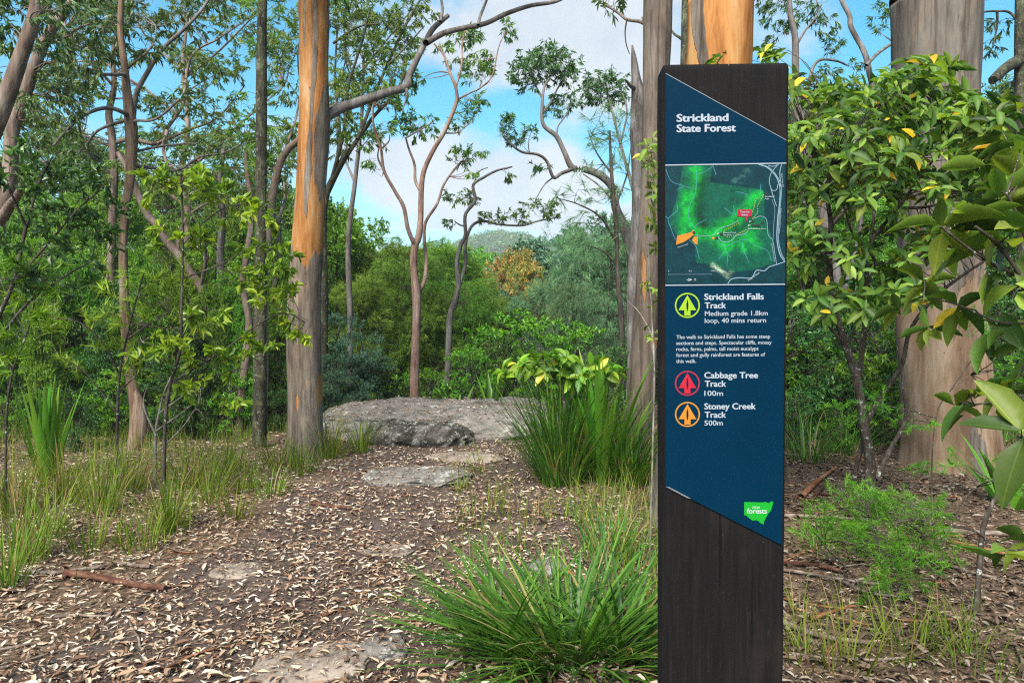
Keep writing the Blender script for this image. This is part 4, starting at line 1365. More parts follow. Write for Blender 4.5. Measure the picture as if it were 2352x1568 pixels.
# --- the pink gum behind the boulder
make_tree('gum_tree', 'slim pink-barked gum forking above the middle of the boulder', 11.6,
          [(954, 950, 24), (952, 877, 21), (954, 805, 20), (957, 733, 19), (956, 672, 20), (950, 607, 16), (953, 565, 17), (961, 545, 16), (966, 504, 13), (968, 432, 12), (975, 389, 11), (997, 342, 10), (1019, 306, 9.5), (1040, 259, 9), (1049, 230, 8), (1047, 202, 7), (1033, 166, 6), (1019, 126, 5), (997, 101, 4)], M_BARK_GUM,
          limbs=[([(955, 565), (947, 551), (936, 522), (927, 475), (907, 439), (882, 392), (875, 342), (864, 310), (857, 281), (857, 245)], 11, 4, -.6),
                 ([(966, 439), (954, 414), (952, 378), (939, 342), (932, 317)], 8, 4, .4),
                 ([(957, 680), (963, 668), (975, 643), (979, 600), (975, 560), (975, 522), (983, 500), (1004, 468), (1019, 425), (1044, 389), (1060, 372)], 11, 4, .7),
                 ([(882, 392), (868, 362), (872, 330)], 5, 2, -.2), ([(875, 342), (893, 325), (895, 310)], 4, 2, .2), ([(1049, 230), (1075, 216), (1100, 205)], 5, 3, .3), ([(1047, 202), (1060, 150), (1062, 100), (1070, 60)], 5, 3, .4),
                 ([(1019, 306), (1050, 305), (1065, 295)], 4, 2, .3), ([(1100, 205), (1130, 175), (1145, 110), (1160, 75)], 4, 2, .3), ([(932, 317), (980, 290), (1000, 275)], 4, 2, .3)],
          clumps=[(1055, 88, 44, 20, .4), (1080, 85, 36, 18, .3), (1108, 140, 42, 22, .4), (1098, 168, 40, 28, .3), (955, 280, 52, 22, .2), (905, 298, 26, 20, -.3), (965, 300, 40, 20, .2), (1042, 292, 20, 14, .2), (1085, 243, 34, 18, .4), (1100, 225, 24, 16, .2), (1160, 62, 20, 22, .4), (1175, 85, 14, 12, .4),
                  (1060, 362, 34, 24, .6), (1095, 352, 24, 18, .4), (1075, 395, 28, 12, .3), (870, 215, 34, 22, -.4), (890, 190, 26, 16, -.3), (960, 178, 20, 16, .2), (1020, 105, 18, 16, .1), (1068, 270, 20, 12, .3), (845, 380, 30, 14, -.5), (1040, 138, 18, 14, .2), (895, 235, 26, 14, -.3)],
          leafm=M_GUM, habit='gum2', lf=.95, seed=16, n=170, sides=18, dens=.95, flare=1.2)
make_tree('gum_tree', 'thin crooked gum right of the pink gum, one branch reaching over the valley', 13.5,
          [(1024, 960, 17), (1029, 841, 15), (1033, 733, 14), (1045, 690, 13), (1053, 654, 12), (1049, 607, 10), (1058, 564, 9.5), (1069, 540, 9), (1069, 493, 8), (1091, 461, 8), (1087, 425, 7), (1112, 407, 6), (1141, 392, 5), (1177, 383, 3.5)], M_BARK_GREY,
          limbs=[([(1053, 660), (1060, 640), (1069, 604), (1069, 561), (1083, 520), (1109, 508), (1145, 515), (1199, 518), (1235, 508), (1281, 499)], 10, 3, .7), ([(1069, 520), (1055, 516), (1044, 508)], 4, 2, -.2), ([(1087, 425), (1100, 395), (1120, 385)], 4, 2, .3), ([(1091, 461), (1070, 455), (1045, 462)], 3, 2, .3)],
          clumps=[(1042, 456, 30, 18, .2), (1075, 452, 26, 20, .4), (1040, 510, 20, 12, -.2), (1145, 494, 44, 15, .4), (1195, 500, 36, 14, .5), (1240, 476, 46, 20, .7), (1262, 495, 26, 12, .7), (1170, 405, 22, 12, .2), (1110, 500, 24, 10, .4)],
          leafm=M_GUM, habit='gum2', lf=.95, seed=17, n=130, sides=14, dens=.9)

# --- the contorted tree on the right of the gap
make_tree('gum_tree', 'contorted grey-green tree with umbrella crowns right of the gap in the trees', 11.5,
          [(1452, 960, 34), (1456, 800, 31), (1458, 640, 29), (1440, 540, 25), (1415, 479, 20), (1407, 432, 18), (1379, 403, 17), (1343, 389, 15), (1314, 385, 14), (1296, 349, 11), (1278, 313, 11), (1249, 288, 9), (1245, 252, 8), (1249, 205, 6), (1262, 180, 5)], M_BARK_GREY,
          limbs=[([(1318, 387), (1290, 398), (1271, 407), (1256, 371), (1235, 355), (1199, 349), (1173, 331), (1155, 313)], 9, 4, -.7), ([(1271, 407), (1250, 425), (1232, 455)], 4, 2, -.3), ([(1247, 258), (1265, 235), (1280, 205), (1295, 180)], 6, 3, .4), ([(1245, 225), (1232, 200), (1222, 180)], 5, 3, .3),
                 ([(1278, 313), (1282, 290), (1300, 265), (1310, 240)], 4, 2, .3), ([(1440, 530), (1420, 480), (1380, 430), (1340, 400)], 7, 3, .8), ([(1458, 640), (1468, 500), (1450, 420), (1425, 330), (1405, 250), (1395, 215)], 12, 4, .9), ([(1425, 330), (1440, 260), (1430, 215)], 5, 3, .3)],
          clumps=[(1225, 140, 40, 26, .1), (1265, 128, 44, 26, .2), (1300, 150, 34, 28, .3), (1200, 165, 34, 24, 0), (1250, 165, 46, 26, .2), (1215, 195, 26, 16, .1), (1305, 178, 26, 20, .3), (1300, 232, 36, 22, .3), (1275, 252, 26, 14, .2), (1385, 185, 44, 24, .8), (1410, 205, 40, 28, .9), (1365, 210, 30, 24, .7), (1390, 225, 40, 18, .9),
                  (1165, 285, 22, 30, -.6), (1185, 320, 22, 18, -.5), (1215, 310, 22, 16, -.4), (1240, 385, 24, 14, -.2)],
          leafm=M_GUMDK, habit='gum2', lf=.85, seed=18, n=150, sides=18, dens=1.25)
make_tree('sheoak', 'lacy grey-green sheoak hanging in front of the contorted tree', 10.6,
          [(1425, 960, 15), (1430, 800, 14), (1420, 640, 12), (1415, 520, 10), (1405, 400, 8), (1400, 300, 5)], M_BARK_MID,
          limbs=[([(1418, 560), (1380, 500), (1330, 470), (1280, 455)], 6, 2, -.4), ([(1405, 400), (1370, 350), (1350, 300)], 5, 2, .4), ([(1416, 470), (1440, 400), (1450, 330)], 5, 2, .3), ([(1425, 620), (1390, 580), (1340, 560)], 6, 2, .2)],
          clumps=[(1370, 280, 44, 46, .2), (1410, 330, 44, 50, .1), (1355, 355, 40, 40, -.2), (1430, 410, 36, 50, 0), (1390, 440, 46, 40, .2), (1330, 440, 50, 24, -.4), (1280, 455, 40, 16, -.5), (1440, 280, 24, 40, .3), (1360, 560, 50, 40, .2), (1420, 520, 40, 50, 0), (1340, 500, 40, 22, -.2)],
          habit='she', leafm=M_SHEBL, seed=19, dens=.42)
# --- broken grey tree
make_tree('dead_tree', 'broken grey stub with a split jagged top, left of the trunk beside the sign', 9.4,
          [(1462, 960, 50), (1464, 800, 46), (1462, 660, 40), (1470, 500, 38), (1470, 380, 38), (1466, 300, 36), (1468, 230, 33), (1461, 175, 20), (1456, 135, 13), (1452, 104, 3)], M_BARK_GREY,
          limbs=[([(1478, 260), (1484, 200), (1486, 120), (1482, 60), (1476, 40)], 18, 6, .1), ([(1460, 205), (1446, 195), (1436, 182)], 14, 3, -.3)], seed=20, n=110, sides=22, rough=.16, cat='tree stub')

# --- grey-brown trunk just left of the sign
def lv_k(v, t, a):
    z = v[:, 2]
    f = v[:, 1] < 7.2
    X = at(1500, 790, 7.0)[0]
    o = .8 + .1 * sstep(1.5, .8, z) - .6 * np.exp(-((v[:, 0] - X + .02) / .05) ** 2 - ((z - 1.27) / .12) ** 2) * f - .5 * np.exp(-((v[:, 0] - X + .12) / .03) ** 2 - ((z - 2.0) / .35) ** 2) * f
    return np.clip(o - .3 * np.exp(-((v[:, 0] - at(1512, 200, 7)[0]) / .03) ** 2 - ((z - 4) / .6) ** 2) * f, 0, 1.1)


make_tree('gum_tree', 'grey-brown gum trunk rising directly left of the sign post', 7.0,
          [(1462, 1010, 72), (1468, 950, 68), (1474, 900, 64), (1480, 800, 60), (1490, 640, 56), (1496, 500, 54), (1500, 400, 54), (1505, 250, 56), (1510, 100, 62), (1512, 0, 64), (1514, -60, 64)],
          gum_bark('grey_brown_bark', [(0, (0.154, 0.0576, 0.0144)), (.5, (0.221, 0.106, 0.0384)), (1, (0.24, 0.154, 0.0864))], [(0, (0.048, 0.036, 0.0264)), (.5, (0.096, 0.0744, 0.0576)), (1, (0.149, 0.122, 0.0984))]),
          limbs=[([(1488, 60), (1470, 50), (1440, 45), (1420, 30), (1395, 15), (1380, 14)], 9, 4, .4), ([(1440, 45), (1436, 70), (1438, 100), (1446, 125)], 4, 2, .1)],
          clumps=[(1400, 10, 34, 18, .4), (1390, -40, 60, 30, .3)], leafm=M_GUM, lv=lv_k, seed=21, n=150, sides=32, extend=3, flare=1.3)

# --- bright orange trunk behind the sign
def lv_l(v, t, a):
    z, x = v[:, 2], v[:, 0]
    X = at(1608, 60, 4.9)[0]
    o = .1 + .8 * sstep(2.7, 1.9, z) + .75 * np.exp(-((x - X - .05 * np.sin(z * 3)) / .035) ** 2) * sstep(2.9, 3.3, z)
    return np.clip(np.where(v[:, 1] < 5.0, o, o + .2), 0, 1.1)


make_tree('gum_tree', 'bright orange smooth trunk showing above the top of the sign post', 4.9,
          [(1620, 1262, 285), (1622, 1180, 252), (1628, 1050, 238), (1634, 900, 226), (1640, 700, 205), (1645, 450, 175), (1648, 200, 150), (1652, 100, 146), (1655, 0, 144), (1658, -80, 142)],
          M_BARK_ORANGE2, lv=lv_l, seed=22, n=170, sides=52, extend=4, flare=1.05, rough=.05)
# --- the big trunk at the right
def lv_n(v, t, a):
    z = v[:, 2]
    o = .28 + .55 * sstep(1.3, 2.8, z) + .35 * np.exp(-((v[:, 0] - at(2150, 1000, 6.8)[0]) / .10) ** 2) * sstep(.9, .2, z)
    return np.clip(o + .25 * vnoise(np.stack([v[:, 0] * 3, v[:, 1] * 3, z * .8], -1), 77), 0, 1)


make_tree('gum_tree', 'massive grey-brown gum trunk behind the leafy shrub on the right', 6.6,
          [(2182, 1098, 232), (2180, 1030, 206), (2172, 950, 192), (2166, 850, 184), (2160, 700, 178), (2155, 500, 174), (2150, 300, 174), (2148, 150, 175), (2147, 0, 177), (2146, -60, 178)],
          M_BARK_BIG, lv=lv_n, seed=23, n=170, sides=60, extend=5, flare=1.22, rough=.075)
make_tree('gum_tree', 'thin dark trunk glimpsed between the sign top and the grey-brown trunk', 11, [(1556, 960, 26), (1560, 600, 22), (1566, 300, 18), (1572, 130, 17), (1574, 0, 16), (1576, -50, 15)], M_BARK_DARK,
          limbs=[([(1568, 92), (1558, 85), (1548, 78), (1535, 60)], 7, 4, .2)], seed=24, extend=2)
make_tree('gum_tree', 'dark narrow trunk at the top right edge beyond the big trunk', 10.5, [(2350, 960, 30), (2352, 600, 28), (2346, 300, 26), (2344, 150, 25), (2346, 0, 24), (2348, -50, 22)], M_BARK_DARK,
          limbs=[([(2340, 140), (2320, 150), (2300, 165), (2280, 185)], 26, 18, -.5), ([(2346, 60), (2320, 30), (2290, 26), (2250, 30), (2230, 45)], 6, 3, .2), ([(2290, 26), (2290, 60), (2280, 110)], 6, 3, .1)],
          clumps=[(2270, 110, 34, 22, .4), (2300, 60, 30, 20, .3), (2330, 200, 40, 30, .3), (2240, 20, 30, 20, .2)], leafm=M_GUMDK, seed=25, extend=2, dens=.8)
make_tree('gum_tree', 'crooked grey gum with bare bent limbs in the sky right of the sign top', 11.5,
          [(1960, 960, 30), (1930, 700, 27), (1880, 450, 23), (1838, 300, 20), (1828, 184, 16), (1826, 86, 14), (1815, 30, 12), (1812, -40, 10)], M_BARK_GREY,
          limbs=[([(1880, 450), (1960, 330), (2010, 260), (1995, 160), (1984, 119), (1955, 65), (1951, 36), (1933, 0), (1925, -40)], 15, 9, .6), ([(1990, 150), (2020, 120), (2060, 95), (2100, 80)], 8, 5, .3), ([(1838, 300), (1860, 180), (1880, 140), (1920, 140), (1945, 150)], 9, 4, .4),
                 ([(1826, 110), (1850, 70), (1880, 30), (1876, 0)], 6, 3, .2), ([(1930, 700), (1970, 560), (1985, 440), (2020, 330)], 12, 6, -.4)],
          clumps=[(1790, 30, 40, 30, .2), (1850, 20, 44, 30, .3), (1890, 60, 30, 26, .2), (1790, 80, 30, 20, .2), (1910, 100, 26, 20, .3), (1960, 140, 26, 14, .3), (1760, 0, 40, 30, .4), (2040, 20, 40, 20, .5), (1900, 180, 40, 30, .3), (2020, 60, 24, 16, .3), (1860, 230, 50, 40, .4), (1980, 240, 40, 30, .4)],
          leafm=M_GUMDK, habit='gum2', seed=26, n=120, dens=.75)

# ------------------------------------------------------------------ trees filling the valley: a few kinds, copied
def proto_tree(name, bark, leafm, habit, H, cr, z0, nclump, ntw, lf, seed, trunk_r=.09, tall=1.0, lean=.25):
    rg = np.random.default_rng(seed)
    root = empty(name)
    g = Geo()
    m = 6
    path = np.stack([np.cumsum(rg.normal(0, lean * .3, m)), np.cumsum(rg.normal(0, lean * .3, m)), np.linspace(-.3, H * .93, m)], -1)
    path[:2, :2] = path[1, :2] * 0
    S = wood(g, path, np.linspace(trunk_r, .02, m), 40, 9, seed, .1)
    link('trunk', g.mesh('trunk', bark), root)
    g = Geo()
    for i in range(nclump):
        f = rg.uniform(0, 1)
        z = z0 + (H - z0) * f
        j = np.argmin(np.abs(S[:, 2] - max(.3, z - .5)))
        w = cr * np.sqrt(max(.05, 1 - ((f - .42) / .62) ** 2))
        a = rg.uniform(0, 2 * pi)
        rr_ = w * np.sqrt(rg.uniform(.05, 1))
        C = np.array([S[j, 0] + rr_ * cos(a), S[j, 1] + rr_ * sin(a), z])
        s = cr * rg.uniform(.26, .44)
        ST = clump(g, C, (s, s, s * .62 * tall), habit, ntw, rg, lf, root=S[j], sag=.1)
        E = ST[rg.choice(len(ST), 4)]
        twigs(g, np.repeat(S[j][None], 4, 0), E, -.05, .012 * max(.6, cr / 2), 1, 4, 6, rg)
    link('crown', g.mesh('crown', [leafm, bark]), root)
    return root, H


PROTO = {
    'bright': [proto_tree('valley_tree', M_BARK_MID, M_BRIGHT, 'ovalfar', 7, 2.0, 2.0, 44, 42, 1.0, 101),
               proto_tree('valley_tree', M_BARK_MID, M_BRIGHT, 'gumfar', 8, 2.1, 2.0, 44, 44, 1.1, 102)],
    'mid': [proto_tree('valley_tree', M_BARK_MID, M_GUM, 'gumfar', 8, 2.0, 1.6, 46, 44, 1.05, 103), proto_tree('valley_tree', M_BARK_PINK, M_GUM, 'gumfar', 9, 1.9, 2.5, 40, 40, 1.05, 104)],
    'she': [proto_tree('sheoak', M_BARK_MID, M_SHE, 'she', 6, 1.25, .6, 52, 26, 1.25, 105, .06, 1.2), proto_tree('sheoak', M_BARK_MID, M_SHE, 'she', 6, 1.5, .8, 56, 24, 1.25, 106, .06, 1.1)],
    'shebl': [proto_tree('sheoak', M_BARK_MID, M_SHEBL, 'she', 7, 1.8, 1.0, 60, 26, 1.35, 107, .07, 1.1)],
    'blue': [proto_tree('valley_tree', M_BARK_MID, M_BLUE, 'ovalfar', 7, 2.0, 1.0, 46, 42, 1.0, 108)],
    'orange': [proto_tree('valley_tree', M_BARK_PINK, M_ORANGE, 'gumfar', 7, 1.9, 1.5, 42, 42, 1.1, 109)],
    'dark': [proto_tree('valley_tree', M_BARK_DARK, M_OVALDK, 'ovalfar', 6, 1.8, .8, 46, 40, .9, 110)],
    'fernblue': [proto_tree('wattle', M_BARK_MID, M_BLUE, 'fern', 3.2, 1.0, .4, 34, 20, .9, 111, .03)],
    'low': [proto_tree('shrub', M_BARK_STEM, M_BRIGHT, 'oval', 2.0, .85, .2, 26, 12, 1.0, 112, .02), proto_tree('shrub', M_BARK_STEM, M_OVALDK, 'oval', 2.2, .9, .2, 28, 12, 1.0, 113, .02)],
}
USED = {}


def valley(kind, x, ytop, Y, label, group, wide=1.0, cat='tree'):
    i = USED.get(kind, 0)
    USED[kind] = i + 1
    protos = PROTO[kind]
    root, H = protos[i % len(protos)]
    o = root if i < len(protos) else copy_tree(root)
    top = at(x, ytop, Y)
    gz = float(height(top[0], Y))
    s = max(.25, (top[2] - gz) / H)
    o.location = (top[0], Y, gz)
    o.rotation_euler = (0, 0, R.uniform(0, 6.28))
    w = s * wide if s * wide < 1.6 else 1.6
    o.scale = (w, w, s)
    return tag(o, label, cat, group)


for (k, x, yt, Y, w) in [('bright', 790, 480, 17, .8), ('bright', 740, 540, 21, .8), ('bright', 850, 600, 24, .9), ('bright', 700, 470, 23, .9), ('mid', 815, 640, 19, .8), ('bright', 880, 620, 28, .9)]:
    valley(k, x, yt, Y, 'bright leafy tree in the valley just right of the orange gum', 'leafy trees right of the orange gum', w)
for (k, x, yt, Y, w) in [('she', 880, 570, 17, 1.0), ('she', 915, 590, 15, .9), ('she', 1000, 575, 19, 1.0), ('she', 1080, 640, 16, 1.0), ('she', 850, 640, 14, .9), ('she', 990, 660, 15, 1.0), ('she', 1130, 680, 18, 1.0), ('she', 935, 545, 22, .9)]:
    valley(k, x, yt, Y, 'soft green sheoak in the valley behind the pink-barked gum', 'sheoaks behind the boulder', w)
for (x, yt, Y, w) in [(1165, 600, 24, .8), (1235, 625, 21, .8), (1120, 640, 30, .9)]:
    valley('orange', x, yt, Y, 'valley tree with orange-tipped new leaves below the far hill', 'orange-tipped valley trees', w)
for (k, x, yt, Y, w) in [('shebl', 1330, 545, 19, .9), ('shebl', 1395, 560, 16, .9), ('blue', 1285, 560, 27, .9), ('blue', 1350, 510, 29, .9), ('shebl', 1250, 660, 17, .9), ('blue', 1420, 620, 20, .9), ('shebl', 1310, 660, 15, .8), ('blue', 1215, 590, 34, .8), ('mid', 1190, 660, 27, .8)]:
    valley(k, x, yt, Y, 'hazy blue-green tree in the valley left of the sign', 'blue-green valley trees', w)
for (k, x, yt, Y, w) in [('bright', 1070, 590, 40, .7), ('bright', 1130, 600, 48, .7), ('mid', 1000, 600, 42, .8), ('mid', 1180, 610, 44, .8), ('blue', 1260, 600, 46, .8), ('bright', 930, 600, 44, .8), ('mid', 1320, 590, 44, .8), ('bright', 1030, 620, 34, .8)]:
    valley(k, x, yt, Y, 'distant treetop below the hill in the gap of the valley', 'distant treetops in the gap', w)
LB = [('bright', 40, 520, 15, .9), ('bright', 150, 470, 17, .9), ('bright', 230, 450, 14, .8), ('bright', 330, 480, 18, .9), ('bright', 420, 520, 16, .8), ('bright', 500, 540, 19, .9), ('bright', 560, 520, 17, .8), ('bright', 640, 530, 15, .8),
      ('mid', 90, 380, 21, 1.0), ('mid', 200, 330, 24, 1.0), ('mid', 370, 430, 22, .9), ('mid', 470, 420, 25, 1.0), ('mid', 600, 440, 22, .9), ('mid', 20, 420, 26, 1.0), ('mid', 540, 470, 29, 1.0), ('bright', 280, 560, 13, .8), ('bright', 460, 590, 13, .8),
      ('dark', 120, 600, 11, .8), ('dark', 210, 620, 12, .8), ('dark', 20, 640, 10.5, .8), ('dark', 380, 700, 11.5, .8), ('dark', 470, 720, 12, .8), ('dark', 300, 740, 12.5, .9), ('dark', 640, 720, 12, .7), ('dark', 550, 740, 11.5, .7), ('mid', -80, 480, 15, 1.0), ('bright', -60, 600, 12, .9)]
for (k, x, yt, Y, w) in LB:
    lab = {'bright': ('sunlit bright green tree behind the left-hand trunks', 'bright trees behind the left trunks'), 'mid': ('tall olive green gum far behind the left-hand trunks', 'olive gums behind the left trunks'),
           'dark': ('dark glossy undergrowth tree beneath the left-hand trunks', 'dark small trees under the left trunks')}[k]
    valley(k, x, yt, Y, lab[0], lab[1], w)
for (k, x, yt, Y, w) in [('bright', 1850, 330, 14, .9), ('bright', 1930, 420, 12.5, .8), ('bright', 2020, 380, 16, .9), ('mid', 1800, 260, 18, .9), ('mid', 1900, 220, 22, 1.0), ('mid', 2020, 240, 20, 1.0), ('bright', 2290, 400, 13, .9), ('mid', 2300, 250, 17, .9), ('dark', 2340, 600, 10.5, .8), ('bright', 1790, 500, 17, .8),
                          ('mid', 2380, 200, 20, 1.0), ('dark', 1840, 640, 15, .9), ('dark', 2010, 620, 13.5, .9), ('bright', 2440, 420, 14, 1.0), ('blue', 1560, 480, 22, 1), ('mid', 1600, 420, 18, 1), ('blue', 1700, 380, 24, 1)]:
    valley(k, x, yt, Y, 'leafy tree seen through the shrub to the right of the sign', 'trees behind the right-hand shrub', w)
for (x, yt, Y, w) in [(775, 730, 11.5, 1.0), (830, 770, 12.3, 1.0), (760, 820, 10.6, 1.0)]:
    valley('fernblue', x, yt, Y, 'feathery blue-green wattle between the orange gum and the pink gum', 'wattles right of the orange gum', w, 'shrub')
for (x, yt, Y, w) in [(1090, 810, 11.8, 1.0), (1150, 790, 12.6, 1.0), (1200, 740, 14, 1.1), (1260, 780, 12.2, 1.0), (1330, 760, 11, 1.0), (880, 850, 12.4, 1.1), (1000, 860, 13, 1.1), (1420, 800, 9.6, 1.0), (930, 870, 14, 1.1), (1060, 850, 13.5, 1.1), (1180, 830, 12.5, 1.2)]:
    valley('low', x, yt, Y, 'small leafy shrub growing just beyond the boulder', 'shrubs beyond the boulder', w, 'shrub')
for (x, yt, Y, w) in [(50, 860, 9.2, 1.1), (250, 860, 8.6, 1.0), (380, 840, 8.8, 1.0), (520, 860, 8.8, 1.0), (160, 900, 8.0, .9), (130, 840, 10.2, 1.1), (210, 900, 9.4, 1.2), (400, 900, 9.8, 1.1), (470, 880, 9.4, 1.1), (540, 900, 9.8, 1.1), (640, 900, 9.6, 1.0), (330, 880, 10.4, 1.2), (700, 900, 10.5, 1.2), (10, 960, 8.4, 1.0), (600, 960, 9.2, 1.0), (440, 980, 9.0, 1.0)]:
    valley('low', x, yt, Y, 'low leafy shrub in the grass behind the left-hand trunks', 'shrubs behind the left grass', w, 'shrub')
for (k, x, yt, Y, w) in [('bright', 60, 560, 9.5, .55), ('bright', 180, 600, 10, .55), ('bright', 330, 590, 9.8, .5), ('bright', 440, 620, 10.4, .5), ('bright', 530, 640, 10, .5), ('bright', 640, 610, 10.8, .5), ('dark', 250, 700, 9.2, .6), ('bright', 100, 760, 8.8, .5), ('bright', 480, 760, 9.4, .5), ('mid', 390, 560, 11, .5), ('mid', 10, 700, 9, .6), ('bright', 560, 780, 9.6, .5), ('dark', 440, 820, 8.8, .6)]:
    valley(k, x, yt, Y, 'young leafy tree in the understorey among the left-hand trunks', 'young trees among the left trunks', w)
for (x, yt, Y, w) in [(1820, 700, 8.6, 1.1), (2000, 740, 8.0, 1.0), (1950, 680, 9.2, 1.1), (1850, 780, 9.0, 1.1), (1910, 830, 8.2, 1.0), (2020, 800, 9.4, 1.1), (1830, 900, 7.4, .9), (1960, 900, 8.4, 1.0), (2310, 880, 8.0, 1.1), (2340, 760, 9.4, 1.2), (1880, 700, 10.5, 1.2), (2050, 700, 10.5, 1.2), (2290, 640, 10, 1.2), (1930, 960, 7.4, .9), (2040, 960, 7.6, .9)]:
    valley('low', x, yt, Y, 'low green shrub around the foot of the massive trunk', 'shrubs around the massive trunk', w, 'shrub')

# the wooded hill far across the valley: one mass of crowns
def far_wood():
    g = Geo()
    rg = np.random.default_rng(55)
    xs, ys = rg.uniform(-105, 120, 1900), rg.uniform(360, 575, 1900)
    z = height(xs, ys)
    for x, y, zz in zip(xs, ys, z):
        r = rg.uniform(3.0, 6.5)
        n = 40
        d = rand_dir(n, rg)
        d[:, 2] = np.abs(d[:, 2]) * 1.0 - .25
        pos = np.array([x, y, zz + r * .9]) + d * np.array([r, r, r * .85])
        place(g, T_QUAD, pos, rand_dir(n, rg), d + rand_dir(n, rg) * .5, rg.uniform(1.2, 2.2, n), rg.uniform(.8, 1.5, n), np.clip(rg.uniform(.1, .7) + rg.uniform(-.2, .3, n), 0, 1))
    o = link('hill_forest', g.mesh('hill_forest', [M_GUM]))
    tag(o, 'hazy wooded hill rising across the valley', kind='stuff')


far_wood()

# ------------------------------------------------------------------ shrubs near the camera
M_GREYSTEM = bark_mat('grey_stem_bark', [(0, (.06, .05, .04)), (.5, (.14, .12, .10)), (1, (.26, .24, .21))], 22, .3, .4, .004)


def make_shrub(name, label, Y, stems, clumps, habit, leafm, stemm, dens=1.0, lf=1.0, seed=1, group=None, cat='shrub', n=None, sag=.05):
    """stems [(points, w0, w1, depth change)] in pixels; the first point of the first stem stands on the ground"""
    rg = np.random.default_rng(seed)
    b = at(stems[0][0][0][0], stems[0][0][0][1], Y)
    base = np.array([b[0], Y, float(height(b[0], Y))])
    root = empty(name, base)
    tag(root, label, cat, group)
    S = []
    for i, (pts, w0, w1, dY) in enumerate(stems):
        p = traced(pts, Y, Y + dY)
        rad = np.linspace(w0, w1, len(p)) * Y / FPX / 2
        if i == 0 or pts[0] == stems[0][0][0]:
            p[0] = base + [0, 0, -.06]
        g = Geo()
        S.append(wood(g, p, rad, 9 * len(p), 8, seed + i, .12))
        link('stem', shift(g, base).mesh('stem', stemm), root)
    S = np.concatenate(S)
    g = Geo()
    hb = HABIT[habit]
    for c in clumps:
        x, y, rx, ry = c[:4]
        dY = c[4] if len(c) > 4 else rg.uniform(-.35, .45)
        C = at(x, y, Y + dY)
        kk = (Y + dY) / FPX
        r3 = np.array([rx * kk, rx * kk * .9, ry * kk])
        la = (hb['L'] * lf) ** 2 * hb['wr'] * .6
        ntw = int(max(3, dens * 2.6 * pi * r3[0] * r3[2] / (la * (n or hb['n']))))
        rt = S[np.argmin(np.linalg.norm(S - C, axis=1) + np.maximum(0, S[:, 2] - C[2]))]
        ST = clump(g, C, r3, habit, ntw, rg, lf, n=n, root=rt, sag=sag)
        nb = max(2, min(10, ntw // 3))
        twigs(g, np.repeat(rt[None], nb, 0), ST[rg.choice(len(ST), nb)], .03, .0045, 1, 4, 6, rg)
    link('foliage', shift(g, base).mesh('foliage', [leafm, stemm]), root)
    return root


make_shrub('sapling', 'yellow-green leafy sapling with a thin upright stem in front of the mossy trunk', 5.6,
           [([(372, 1075), (380, 960), (392, 880), (414, 800), (417, 700), (420, 560), (417, 430), (415, 395)], 9, 3, -.2), ([(392, 880), (440, 850), (520, 800), (600, 740), (660, 720), (700, 740)], 6, 2, .5), ([(414, 800), (360, 770), (320, 790)], 4, 2, -.3),
            ([(420, 560), (480, 500), (540, 470), (600, 480)], 4, 2, .3), ([(418, 640), (500, 610), (580, 570), (640, 560)], 4, 2, .4), ([(419, 500), (380, 450), (340, 420)], 3, 2, -.2), ([(392, 880), (460, 870), (540, 850), (600, 840)], 4, 2, .3)],
           [(420, 420, 60, 26, -.1), (360, 420, 44, 26, -.2), (480, 440, 50, 30, .1), (540, 480, 44, 26, .2), (600, 500, 40, 26, .2), (600, 580, 44, 26, .3), (650, 600, 44, 30, .3), (650, 680, 44, 26, .4), (690, 735, 44, 28, .5), (700, 770, 26, 20, .5), (610, 690, 40, 26, .3), (560, 640, 40, 30, .2),
            (480, 560, 44, 30, .1), (400, 800, 44, 26, -.1), (470, 820, 50, 24, .1), (540, 840, 44, 22, .2), (330, 790, 40, 24, -.2), (600, 790, 40, 22, .3), (460, 730, 44, 30, 0), (380, 560, 40, 30, -.2), (430, 880, 44, 20, .1), (520, 910, 40, 18, .2)],
           'oval', M_YEL, M_BARK_STEM, dens=1.15, lf=1.0, seed=61)
make_shrub('sapling', 'dark glossy leaved sapling crowding the left edge under the leaning trunks', 5.0,
           [([(-60, 1010), (-20, 800), (30, 650), (60, 520), (90, 420), (120, 360)], 12, 4, .2), ([(30, 650), (110, 560), (180, 480), (240, 430)], 7, 3, .5), ([(60, 520), (20, 430), (-10, 350)], 6, 3, -.3), ([(-20, 800), (60, 700), (140, 640), (210, 600)], 7, 3, .4)],
           [(30, 400, 60, 40, -.2), (100, 380, 60, 40, .1), (170, 420, 56, 40, .3), (230, 420, 44, 34, .5), (60, 470, 60, 40, 0), (140, 500, 60, 40, .3), (210, 500, 50, 34, .5), (20, 560, 50, 40, -.1), (100, 580, 60, 36, .1), (190, 580, 50, 34, .4), (250, 480, 34, 30, .5), (60, 340, 44, 24, 0), (270, 560, 40, 30, .5), (40, 660, 50, 36, 0), (130, 660, 50, 30, .3)],
           'oval', M_OVALDK, M_BARK_STEM, dens=.62, lf=.82, seed=62)
